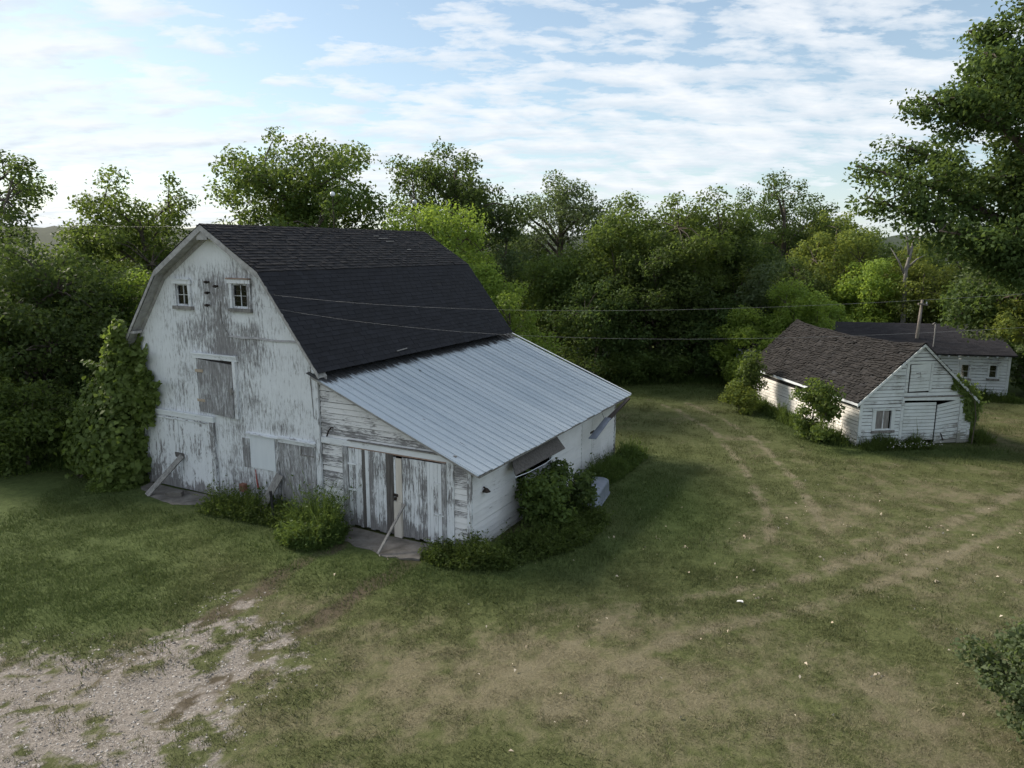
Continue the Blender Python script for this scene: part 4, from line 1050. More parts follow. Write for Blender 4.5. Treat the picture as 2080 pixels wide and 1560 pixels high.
m.hexa([(-LW-0.2, -OH, LEv-OH*lsl-0.07), (0.21, -OH, LEv-OH*lsl-0.07), (0.21, LD/2, LR_-0.07), (-LW-0.2, LD/2, LR_-0.07), (-LW-0.2, -OH, LEv-OH*lsl), (0.21, -OH, LEv-OH*lsl), (0.21, LD/2, LR_), (-LW-0.2, LD/2, LR_)])
m.hexa([(-LW-0.2, LD/2+0.002, LR_-0.07), (0.21, LD/2+0.002, LR_-0.07), (0.21, LD+OH, LEv-OH*lsl-0.07), (-LW-0.2, LD+OH, LEv-OH*lsl-0.07), (-LW-0.2, LD/2+0.002, LR_), (0.21, LD/2+0.002, LR_), (0.21, LD+OH, LEv-OH*lsl), (-LW-0.2, LD+OH, LEv-OH*lsl)])
lro = m.build('roof', 'deck', LS)
dv = Vector((0, LD/2+OH, LR_-LEv+OH*lsl)); ln = dv.length; dv /= ln; nn = Vector((0, -dv.z, dv.y))
shingle_slope(lro, 'shingle_far', lambda u, v: (Vector((-LW-0.2+u, -OH, LEv-OH*lsl))+dv*v, nn), LW+0.41, ln, 0.3, 0.16, 0.008, 0.008, 0.0, 60)
for k in range(30):
    x = -0.24-k*0.435
    if x < -LW: break
    MB().box(x-0.03, x+0.03, -OH-0.02, -0.03, LEv-OH*lsl-0.135, LEv-OH*lsl-0.072, 0.003).build('rafter_tail', 'plywood', LS)

# ------------------------------------------------------------------ poles and wires
def pole(x, y, h, r0, r1, mat, label, name='utility_pole', lean=(0, 0)):
    o = MB().tube([(0, 0, -0.3), (lean[0]*0.5+0.02, lean[1]*0.5, h*0.5), (lean[0], lean[1], h)], [r0, (r0+r1)/2, r1], 10).build(name, mat, None, True)
    o.location = (x, y, 0); return tag(o, label, 'pole')
pw = empty('utility_pole', (21.0, 38.0, 0))
MB().tube([(0, 0, -0.3), (0.06, 0, 2.4), (0.15, 0, 4.75)], [0.10, 0.09, 0.065], 10).build('post', 'pole', pw, True)
m = MB().bar((-0.10, -0.10, 4.55), (0.40, -0.10, 4.50), 0.07, 0.09); m.build('cross_arm', 'pole', pw)
MB().tube([(0.33, -0.10, 4.5), (0.33, -0.10, 4.66)], 0.035, 8).build('insulator', 'white_glass', pw)
tag(pw, 'weathered grey wooden utility pole standing behind the small shed', 'pole')
pp = empty('pipe_mast', (21.4, 37.0, 0))
MB().tube([(0, 0, -0.2), (0, 0, 3.65)], 0.032, 10).build('pipe', 'oldwood', pp, True)
MB().tube([(0, 0, 3.62), (-0.06, -0.02, 3.66), (-0.16, -0.04, 3.62), (-0.18, -0.04, 3.50)], 0.03, 8).build('weather_head', 'oldwood', pp, True)
tag(pp, 'thin grey pipe mast with a bent head beside the wooden pole', 'mast')
def wire_path(pts, label, r=0.0019):
    base = Vector(pts[0])
    o = MB().tube([Vector(p)-base for p in pts], r, 5).build('overhead_wire', 'wire', None, True); o.location = base
    return tag(o, label, 'wire', 'wires from the barn gable')
for (x0, y0_, z0, b_, c_, label) in ((-8.45, 20.63, 6.27, -0.0676, 0.00498, 'upper overhead wire crossing the barn roof'), (-8.60, 20.70, 6.05, -0.1136, 0.00666, 'lower overhead wire sagging across the barn roof')):
    wire_path([(x0+0.838*t, y0_-0.554*t, z0+b_*t+c_*t*t) for t in np.linspace(0, 24, 49)], label)
ep = empty('utility_pole', (11.7, 7.3, 0))
MB().tube([(0, 0, -0.3), (0, 0, 8.2)], [0.14, 0.10], 10).build('post', 'pole', ep, True)
MB().bar((-0.5, 0.3, 7.35), (0.5, -0.3, 7.35), 0.09, 0.11).build('cross_arm', 'pole', ep)
tag(ep, 'tall utility pole at the near right carrying the two overhead wires', 'pole')
a = bw(0, -0.35, 7.93); e_ = Vector((-24, 34, 9.6))
wire_path([a+(e_-a)*t-Vector((0, 0, 2.0*t*(1-t))) for t in np.linspace(0, 1, 25)], 'overhead wire running left from the barn peak into the trees')

# ------------------------------------------------------------------ foliage builders
def leaf_quads(c, nrm, size, aspect, rng, tdir=None, fold=0.18, six=False):
    n = len(c)
    nrm = nrm/np.linalg.norm(nrm, axis=1, keepdims=True)
    t = rng.normal(size=(n, 3)) if tdir is None else tdir
    t = t-nrm*(t*nrm).sum(1, keepdims=True); t /= np.linalg.norm(t, axis=1, keepdims=True)+1e-9
    b = np.cross(nrm, t)
    s = size[:, None]; w = s*aspect
    if six:
        P = [c-t*s*0.32, c-t*s*0.42+b*w*0.42, c+b*w*0.55+t*s*0.02-nrm*s*fold*.5, c+t*s*0.55-nrm*s*fold, c-b*w*0.55+t*s*0.02-nrm*s*fold*.5, c-t*s*0.42-b*w*0.42]
    else:
        P = [c-t*s*0.5, c+b*w*0.5+nrm*s*fold*0.4, c+t*s*0.5-nrm*s*fold, c-b*w*0.5+nrm*s*fold*0.4]
    return np.stack(P, 1)
def dirs(n, rng):
    d = rng.normal(size=(n, 3)); return d/np.linalg.norm(d, axis=1, keepdims=True)
def clump_leaves(cent, rad, per, leaf, rng, flat=0.75, out=0.5, up=0.45, droop=0.0):
    """leaves gathered round clump centres: denser near each clump's shell"""
    k = len(cent); cnt = np.maximum(6, (per*(rad/np.mean(rad))**2).astype(int))
    ids = np.repeat(np.arange(k), cnt); n = len(ids)
    d = dirs(n, rng); r = rad[ids]*(0.25+0.80*rng.random(n)**0.6)
    r *= 1+0.35*(rng.random(n) < 0.10)
    p = cent[ids]+d*r[:, None]*np.array([1, 1, flat])
    p[:, 2] -= droop*np.hypot(d[:, 0], d[:, 1])*rad[ids]
    nr = d*out+np.array([0, 0, up])+rng.normal(size=(n, 3))*0.55
    return p, nr, ids
def tree_skeleton(cent, top, zb, rng, trunk_r, lean, K):
    m = MB(); H = top
    tz = [-0.2, zb*0.5, zb, zb+(H-zb)*0.35, zb+(H-zb)*0.7]
    wob = lambda z: Vector((lean[0]*(z/H)+0.12*math.sin(z*0.9+K), lean[1]*(z/H)+0.12*math.cos(z*0.7+K), z)) if z > 0 else Vector((0, 0, z))
    tr = [wob(z) for z in tz]
    m.tube(tr, [trunk_r*1.25, trunk_r, trunk_r*0.85, trunk_r*0.6, trunk_r*0.3], 8)
    K = min(K, len(cent)); cen = cent[rng.choice(len(cent), K, replace=False)]
    for _ in range(4):
        lab = np.argmin(((cent[:, None]-cen[None])**2).sum(2), 1)
        for q in range(K):
            if (lab == q).any(): cen[q] = cent[lab == q].mean(0)
    for q in range(K):
        sel = cent[lab == q]
        if not len(sel): continue
        c = Vector(cen[q]); hd = math.hypot(c.x, c.y)
        zs = min(max(c.z-hd*0.75, zb*0.75), zb+(H-zb)*0.6)
        a = wob(zs); mid = a+(c-a)*0.5+Vector((0, 0, 0.08*hd))
        r = trunk_r*0.42
        m.tube([a, mid, c], [r, r*0.7, r*0.45], 6, False)
        for s in sel:
            s = Vector(s); st = mid if (s-mid).length < (s-c).length else c
            mm = st+(s-st)*0.5+Vector((0, 0, 0.12*(s-st).length))
            m.tube([st, mm, s], [r*0.38, r*0.25, r*0.1], 4, False)
    return m
def tree(name, label, x, y, top, R, zb, seed, leaf=0.22, nclump=80, crad=0.85, per=150, mat='leaf_mid', trunk_r=0.22, lean=(0, 0), K=7, cat='tree',
         group=None, squash=1.0, lobes=0.28, aspect=0.62, bark='bark', shape=0.0, droop=0.0, low=None, hollow=2.2):
    rng = np.random.default_rng(seed)
    root = empty(name, (x, y, 0), 0)
    cz, hz_ = (top+zb)/2, (top-zb)/2
    ld = dirs(9, rng); la = rng.uniform(-lobes, lobes, 9)
    cand = []; tries = 0
    while len(cand) < nclump and tries < 6000:
        tries += 1
        d = dirs(1, rng)[0]; rr = rng.random()**(1/hollow)
        f = 1+float((la*np.maximum(0, ld@d)**3).sum())
        w = 1+shape*d[2]
        p = np.array([d[0]*R*f*w*rr, d[1]*R*f*w*squash*rr, cz+d[2]*hz_*rr*min(f, 1.05)])
        p[:2] += np.array(lean)*(p[2]/top)
        if all(((p-q)**2).sum() > (crad*0.62)**2 for q in cand): cand.append(p)
    cent = np.array(cand)
    rad = crad*rng.uniform(0.55, 1.2, len(cent))
    tree_skeleton(cent, top, zb, rng, trunk_r, lean, K).build('trunk', bark, root, True)
    p, nr, ids = clump_leaves(cent, rad, per*1.3, leaf, rng, droop=droop)
    size = leaf*0.86*rng.uniform(0.55, 1.3, len(p))
    rn = np.clip(rng.random(len(p))*0.75+rng.random(len(cent))[ids]*0.35-0.05, 0, 1)
    np_mesh('crown', leaf_quads(p, nr, size, aspect, rng), 4, mat, root, rn)
    return tag(root, label, cat, group)
def copy_tree(o, loc, rz, sc_, label, group=None):
    r = o.copy(); C.objects.link(r); r.location = loc; r.rotation_euler = (0, 0, rz); r.scale = sc_
    r['label'] = label
    if group: r['group'] = group
    for ch in list(o.children):
        c = ch.copy(); C.objects.link(c); c.parent = r
    return r

# --- trees behind the barn
GB = 'trees behind the barn'
tree('shade_tree', 'broad round dark green tree towering behind the barn ridge', -11.2, 41, 13.1, 4.2, 5.2, 101, 0.24, 105, 1.0, 190, 'leaf_mid', 0.30, K=9, group=GB, shape=-0.08)
tree('oak_tree', 'dark open-crowned tall oak behind the far end of the barn', -3.6, 48, 14.3, 3.9, 7.0, 102, 0.24, 62, 0.95, 190, 'leaf_dark', 0.36, K=8, group=GB, lobes=0.5, shape=0.25)
tree('box_elder_tree', 'bright yellow green bushy tree right behind the barn', -3.6, 37, 9.9, 3.3, 3.0, 103, 0.20, 90, 0.85, 190, 'leaf_light', 0.2, group=GB, droop=0.25)
tree('box_elder_tree', 'small bright green tree at the far lower corner of the barn roof', 0.0, 33.5, 5.7, 1.5, 1.2, 104, 0.17, 34, 0.6, 150, 'leaf_light', 0.1, group=GB)
tree('box_elder_tree', 'bright green sapling beside the rear edge of the black roof', -1.1, 34.5, 7.2, 1.0, 2.0, 105, 0.17, 26, 0.55, 140, 'leaf_light', 0.1, group=GB)
tree('cottonwood_tree', 'two-topped pale green leaning tree in the middle of the tree line', 3.7, 52, 12.3, 3.1, 6.6, 106, 0.22, 46, 1.0, 190, 'leaf_grey', 0.30, lean=(-0.6, 0), K=6, group='tree line beyond the yard', lobes=0.6)
tree('sparse_tree', 'thin half bare tree left of the leaning pale tree', -0.4, 47, 10.2, 1.9, 3.5, 107, 0.20, 34, 0.7, 95, 'leaf_grey', 0.16, K=6, group='tree line beyond the yard')
# --- tree line across the yard
GL = 'tree line beyond the yard'
tree('maple_tree', 'full green tree left of centre in the tree line', 2.7, 44, 7.9, 2.8, 0.8, 111, 0.22, 85, 0.9, 165, 'leaf_mid', 0.22, group=GL)
tree('maple_tree', 'tall leafy tree just right of the leaning pale tree', 6.3, 43.5, 10.8, 2.9, 1.0, 112, 0.22, 105, 0.9, 165, 'leaf_mid', 0.26, group=GL)
tree('maple_tree', 'tall leafy tree with a ragged top in mid tree line', 10.5, 43, 10.9, 3.0, 0.8, 113, 0.22, 110, 0.9, 165, 'leaf_mid', 0.26, group=GL, lobes=0.4)
tree('maple_tree', 'dark lower tree standing forward in the middle of the tree line', 8.2, 41.3, 7.6, 2.7, 0.4, 114, 0.21, 90, 0.85, 165, 'leaf_dark', 0.22, group=GL)
tree('maple_tree', 'dark green tree at the right end of the tall tree wall', 13.4, 44.5, 10.2, 2.5, 0.6, 115, 0.21, 90, 0.85, 165, 'leaf_dark', 0.22, group=GL)
tree('maple_tree', 'low dark tree beyond the lean-to roof', 4.6, 40.2, 5.6, 2.3, 0.2, 116, 0.20, 70, 0.8, 150, 'leaf_dark', 0.16, group=GL)
tree('maple_tree', 'low dark bushy tree at the yard edge left of the small shed', 10.9, 40.8, 5.0, 2.2, 0.1, 117, 0.20, 70, 0.75, 150, 'leaf_dark', 0.15, group=GL)
tree('oak_tree', 'dark airy oak rising behind the tree line on the right', 20.3, 56, 12.4, 3.9, 5.0, 118, 0.24, 58, 0.95, 150, 'leaf_dark', 0.30, K=8, group=GL, lobes=0.5)
tree('ash_tree', 'yellow green rounded tree behind the small shed to the right', 22.1, 51, 9.5, 2.9, 2.0, 119, 0.22, 80, 0.9, 170, 'leaf_yellow', 0.22, group=GL)
tree('ash_tree', 'grey green slender tree behind the small shed', 14.0, 41.5, 6.8, 1.6, 0.6, 120, 0.19, 55, 0.7, 150, 'leaf_grey', 0.14, group=GL)
GS = 'bright young trees behind the small shed'
tree('sumac_tree', 'vivid green young tree touching the small shed ridge', 15.2, 39.5, 6.0, 2.0, 0.4, 121, 0.18, 66, 0.65, 160, 'leaf_light', 0.1, group=GS)
tree('sumac_tree', 'bright green shrub at the back left corner of the small shed', 12.4, 38.4, 4.2, 2.0, 0.1, 122, 0.17, 66, 0.6, 150, 'leaf_light', 0.09, group=GS)
tree('sumac_tree', 'bright green young tree behind the long shed roof', 22.9, 47, 6.5, 2.1, 0.8, 123, 0.20, 62, 0.75, 160, 'leaf_light', 0.12, group=GS)
tree('ash_tree', 'yellow green young tree behind the long shed, left of the big oak', 25.6, 46, 7.9, 2.2, 1.0, 124, 0.20, 66, 0.8, 160, 'leaf_yellow', 0.14, group=GS)
tree('sumac_tree', 'low bright bush between the small shed and the pole', 18.6, 43, 4.3, 1.9, 0.2, 125, 0.18, 50, 0.65, 150, 'leaf_light', 0.1, group=GS)
# bare snag
sn = empty('dead_tree', (23.9, 45, 0))
m = MB(); m.tube([(0, 0, -0.2), (0.1, 0, 3), (-0.05, 0, 6), (0.3, 0, 8.0), (0.9, 0, 10.2)], [0.18, 0.15, 0.12, 0.07, 0.02], 8)
for a, b in [((0, 0, 5.6), (-1.0, 0.2, 7.4)), ((0.1, 0, 6.8), (-0.4, 0.1, 9.0)), ((0.3, 0, 7.6), (1.5, 0, 8.6)), ((0.05, 0, 4.8), (1.7, -0.1, 5.0)), ((0.5, 0, 8.6), (-0.2, 0.2, 10.0)), ((-0.05, 0, 6.1), (1.3, 0.3, 7.0))]:
    a = Vector(a); b = Vector(b); m.tube([a, (a+b)/2+Vector((0, 0, 0.15)), b], [0.08, 0.05, 0.015], 5)
m.build('trunk', 'bark_pale', sn, True); tag(sn, 'pale bare dead tree standing among the green on the right', 'tree')
# --- left woods
GW = 'woods left of the barn'
tree('oak_tree', 'tall airy dark tree cut by the left picture edge', -22.4, 31, 11.9, 3.0, 6.4, 131, 0.20, 40, 0.7, 120, 'leaf_dark', 0.28, K=8, group=GW, lobes=0.5)
tree('ash_tree', 'tall open tree above the left slope of the barn roof', -18.0, 37, 11.1, 3.1, 3.6, 132, 0.21, 62, 0.85, 160, 'leaf_mid', 0.22, lean=(-0.5, 0), K=8, group=GW, lobes=0.5)
tree('ash_tree', 'lower loose green tree left of the tall open tree', -20.4, 35, 7.9, 2.1, 2.0, 133, 0.20, 48, 0.75, 150, 'leaf_mid', 0.16, group=GW)
tree('maple_tree', 'big dark shaded tree at the far left', -17.6, 26.5, 7.6, 3.1, 0.4, 134, 0.20, 105, 0.9, 170, 'leaf_dark', 0.24, group=GW)
tree('maple_tree', 'dark shaded tree half out of the left picture edge', -21.6, 27.5, 7.4, 3.0, 0.4, 135, 0.20, 90, 0.9, 150, 'leaf_dark', 0.24, group=GW)
tree('maple_tree', 'dark green tree between the vine and the far left woods', -16.2, 30, 6.4, 2.3, 0.4, 136, 0.19, 75, 0.8, 160, 'leaf_dark', 0.18, group=GW)
tree('box_elder_tree', 'light green small tree against the left roof edge of the barn', -14.3, 29, 6.6, 1.35, 1.6, 137, 0.17, 40, 0.6, 150, 'leaf_light', 0.1, group=GW)
tree('hazel_shrub', 'rounded green shrub at the far left lawn edge', -16.3, 23.6, 3.3, 1.7, 0.1, 138, 0.16, 52, 0.6, 150, 'leaf_mid', 0.08, cat='shrub', group=GW)
tree('hazel_shrub', 'low dark shrub between the far left shrub and the vine', -14.9, 26.0, 3.0, 1.5, 0.1, 139, 0.16, 45, 0.6, 140, 'leaf_dark', 0.08, cat='shrub', group=GW)
# --- the big oak on the right, reaching in over the sheds
def big_oak():
    rng = np.random.default_rng(141)
    root = empty('oak_tree', (20.4, 25.5, 0))
    limbs = [  # from the trunk outwards, relative to the base
        [(0, 0, 5.5), (-2.6, 0.6, 8.0), (-5.6, 1.0, 9.6), (-8.3, 1.2, 10.2)],
        [(0, 0, 6.5), (-2.2, -0.4, 9.3), (-4.8, -0.6, 11.4), (-7.0, -0.6, 12.2)],
        [(0, 0, 5.0), (-2.4, -0.2, 7.0), (-5.2, 0.3, 8.3), (-8.2, 0.5, 8.9)],
        [(0, 0, 7.5), (-1.6, 0.3, 10.8), (-3.6, 0.4, 13.4), (-5.6, 0.4, 14.4)],
        [(0, 0, 8.0), (-0.8, -0.6, 12.0), (-3.8, -0.8, 15.2), (-5.2, -0.8, 18.2)],
        [(0, 0, 8.0), (-0.6, 0.6, 12.0), (-2.4, 0.8, 15.0), (-3.8, 0.8, 17.8)],
        [(0, 0, 5.0), (-1.2, 0.4, 7.6), (-2.6, 0.6, 9.4), (-3.6, 0.6, 10.2)],
        [(0, 0, 8.2), (-1.4, 0.0, 12.0), (-3.0, 0.0, 14.6), (-4.3, 0.0, 16.9)],
        [(0, 0, 7.2), (-1.8, -0.8, 10.4), (-3.8, -1.0, 12.6), (-5.6, -1.0, 13.4)],
        [(0, 0, 4.8), (-1.0, -0.4, 6.6), (-1.9, -0.6, 7.6), (-2.6, -0.6, 7.4)],
        [(0, 0, 7.0), (1.0, 0.3, 11.0), (1.6, 0.4, 14.0), (1.6, 0.4, 17.5)],
        [(0, 0, 6.0), (1.8, -1.0, 8.5), (3.4, -1.6, 10.5), (4.8, -1.8, 11.0)],
        [(0, 0, 4.6), (-1.8, -0.9, 6.4), (-3.8, -1.2, 7.6), (-6.4, -1.2, 7.9)],
        [(0, 0, 6.0), (0.6, 1.8, 8.5), (1.0, 3.4, 10.5), (1.2, 4.6, 11.5)],
        [(0, 0, 6.0), (-1.6, 1.9, 8.6), (-3.6, 3.0, 10.4), (-5.6, 3.6, 11.2)],
        [(0, 0, 4.6), (-1.0, -0.6, 6.0), (-2.6, -0.8, 6.8), (-4.2, -0.9, 6.6)],
        [(0, 0, 6.6), (-1.4, 0.8, 10.2), (-3.2, 1.2, 12.4), (-4.6, 1.4, 12.8)],
        [(0, 0, 4.2), (-0.8, 0.8, 5.4), (-2.2, 1.2, 5.6), (-3.6, 1.4, 5.0)],
    ]
    m = MB(); m.tube([(0, 0, -0.3), (0.05, 0, 2.5), (0, 0, 5.5), (-0.1, 0, 9), (-0.2, 0, 12)], [0.62, 0.5, 0.44, 0.28, 0.1], 12)
    cent = []; rad = []
    for L_ in limbs:
        pts = [Vector(p)+Vector(rng.normal(size=3)*0.12) for p in L_]
        m.tube(pts, [0.22, 0.15, 0.09, 0.03], 7)
        for k in range(30):
            t = 0.7+2.3*rng.random()**0.8; i = min(int(t), 2); base = pts[i]+(pts[i+1]-pts[i])*(t-i)
            off = Vector(dirs(1, rng)[0]); off.z *= 0.55
            c = base+off*rng.uniform(0.4, 1.7)*(1.15-0.14*t)
            m.tube([base, (base+c)/2+Vector((0, 0, 0.08)), c], [0.04, 0.025, 0.01], 4, False)
            cent.append(c); rad.append(rng.uniform(0.40, 0.85))
    m.build('trunk', 'bark', root, True)
    cent = np.array([tuple(c) for c in cent]); rad = np.array(rad)
    p, nr, ids = clump_leaves(cent, rad, 150, 0.15, rng, flat=0.7)
    rn = np.clip(rng.random(len(p))*0.7+rng.random(len(cent))[ids]*0.35, 0, 1)
    np_mesh('crown', leaf_quads(p, nr, 0.165*rng.uniform(0.6, 1.3, len(p)), 0.6, rng), 4, 'leaf_dark', root, rn)
    tag(root, 'huge spreading oak reaching in from the right edge above the sheds', 'tree')
big_oak()
tree('oak_tree', 'dense grey green drooping tree below the huge oak on the right', 25.2, 31.0, 8.6, 3.8, 2.9, 142, 0.18, 140, 0.75, 180, 'leaf_grey', 0.24, lean=(-3.2, 0), group='trees on the right', droop=0.35)
tree('oak_tree', 'dull green low branching tree at the right edge by the long shed roof', 18.6, 24.6, 5.9, 2.4, 4.1, 143, 0.14, 50, 0.5, 150, 'leaf_yellow', 0.12, group='trees on the right')
tree('maple_tree', 'dark green bush at the right end of the long shed', 26.6, 36.5, 3.6, 1.7, 0.1, 144, 0.18, 50, 0.6, 150, 'leaf_dark', 0.1, cat='shrub', group='trees on the right')
tree('maple_tree', 'dark tree closing the view behind the long shed at the right edge', 29.5, 42, 9.0, 3.2, 0.6, 145, 0.22, 95, 0.95, 160, 'leaf_dark', 0.24, group='trees on the right')
# --- second row: fills behind the first trees
back = tree('maple_tree', 'back row tree behind the middle of the tree line', 8.0, 52, 9.2, 3.6, 0.6, 151, 0.27, 95, 1.1, 130, 'leaf_dark', 0.25, group='back row of the woods')
spots = [(1.5, 54, 0.85, 'left of the leaning pale tree'), (14.0, 53, 0.95, 'behind the right end of the tall tree wall'), (18.0, 49.5, 0.72, 'between the tall tree wall and the yellow green tree'), (25.5, 55, 0.9, 'behind the dead tree'), (31.0, 51, 1.0, 'behind the huge oak'), (-7.5, 50, 0.8, 'between the two tall trees behind the barn'),
         (-14.5, 46, 0.72, 'left of the broad round tree'), (-22.5, 41, 0.72, 'behind the tall open tree on the left'), (-27.5, 37, 0.80, 'behind the far left airy tree'), (-26.0, 30, 0.82, 'at the very left of the woods'), (-31.0, 44, 0.8, 'deep in the left woods'), (4.5, 47.5, 0.72, 'below the leaning pale tree'), (37.0, 46.0, 1.0, 'far right beyond the huge oak'), (21.5, 62, 1.0, 'far behind the yellow green tree'), (28.0, 63, 1.05, 'far behind the dead tree'), (12.5, 60, 1.05, 'far behind the tall tree wall'), (-1.5, 57, 0.95, 'far behind the tall open oak'), (-25.0, 47, 1.0, 'far behind the gap in the left woods')]
for i, (x, y, s, where) in enumerate(spots):
    copy_tree(back, (x, y, 0), i*1.7, (s*1.05, s*1.05, s), 'dark back row tree ' + where)
# understory bushes along the far lawn edge
bush = tree('hazel_shrub', 'dark bush at the far lawn edge beyond the lean-to eave', 6.3, 39.6, 2.2, 1.4, 0.05, 161, 0.16, 40, 0.5, 130, 'leaf_mid', 0.06, cat='shrub', group='bushes along the far lawn edge')
for i, (x, y, s, where) in enumerate([(8.4, 40.0, 1.0, 'second from the lean-to roof'), (13.4, 40.2, 1.1, 'just left of the bright shrub'), (2.4, 38.6, 1.0, 'partly behind the metal roof'), (16.5, 41.5, 1.2, 'behind the small shed'), (20.5, 42.5, 1.2, 'behind the wooden pole')]):
    copy_tree(bush, (x, y, 0), i*1.3, (s, s, s*random.uniform(0.8, 1.2)), 'dark bush at the far lawn edge ' + where)
# --- shrubs by the small shed
tree('young_tree', 'leafy young tree growing against the left wall of the small shed', 11.7, 27.6, 2.7, 0.82, 0.15, 171, 0.15, 34, 0.36, 110, 'leaf_mid', 0.05, cat='shrub', K=5, lobes=0.9)
tree('young_tree', 'thin leafy sapling with pale stem at the rear corner of the small shed', 10.8, 33.0, 2.8, 0.48, 0.6, 172, 0.15, 22, 0.38, 110, 'leaf_mid', 0.05, cat='shrub', K=4, bark='bark_pale')
tree('currant_bush', 'low yellow green bush at the foot of the thin sapling', 10.4, 32.6, 1.3, 0.65, 0.05, 173, 0.13, 24, 0.38, 120, 'leaf_yellow', 0.04, cat='shrub', K=4)
# --- foliage at the lower right, close to the viewer
tree('lilac_bush', 'leafy grey green bush at the lower right picture corner', 8.25, 9.75, 2.05, 0.95, 0.1, 174, 0.095, 60, 0.32, 200, 'leaf_grey', 0.06, cat='shrub', K=7, aspect=0.7, lobes=0.7)

# --- elder shrub against the lean-to side
p = bw(9.25, 2.2); tree('elder_shrub', 'dark leafy elder shrub growing against the lean-to side', p.x, p.y, 1.45, 0.85, 0.05, 175, 0.16, 30, 0.34, 85, 'leaf_mid', 0.05, cat='shrub', K=6, lobes=0.8, group='shrubs by the lean-to')
p = bw(9.35, 3.9); tree('elder_shrub', 'arching dark elder shrub in front of the propped shutter', p.x, p.y, 1.5, 0.65, 0.2, 176, 0.16, 17, 0.30, 75, 'leaf_dark', 0.05, cat='shrub', K=6, lobes=0.8, group='shrubs by the lean-to')

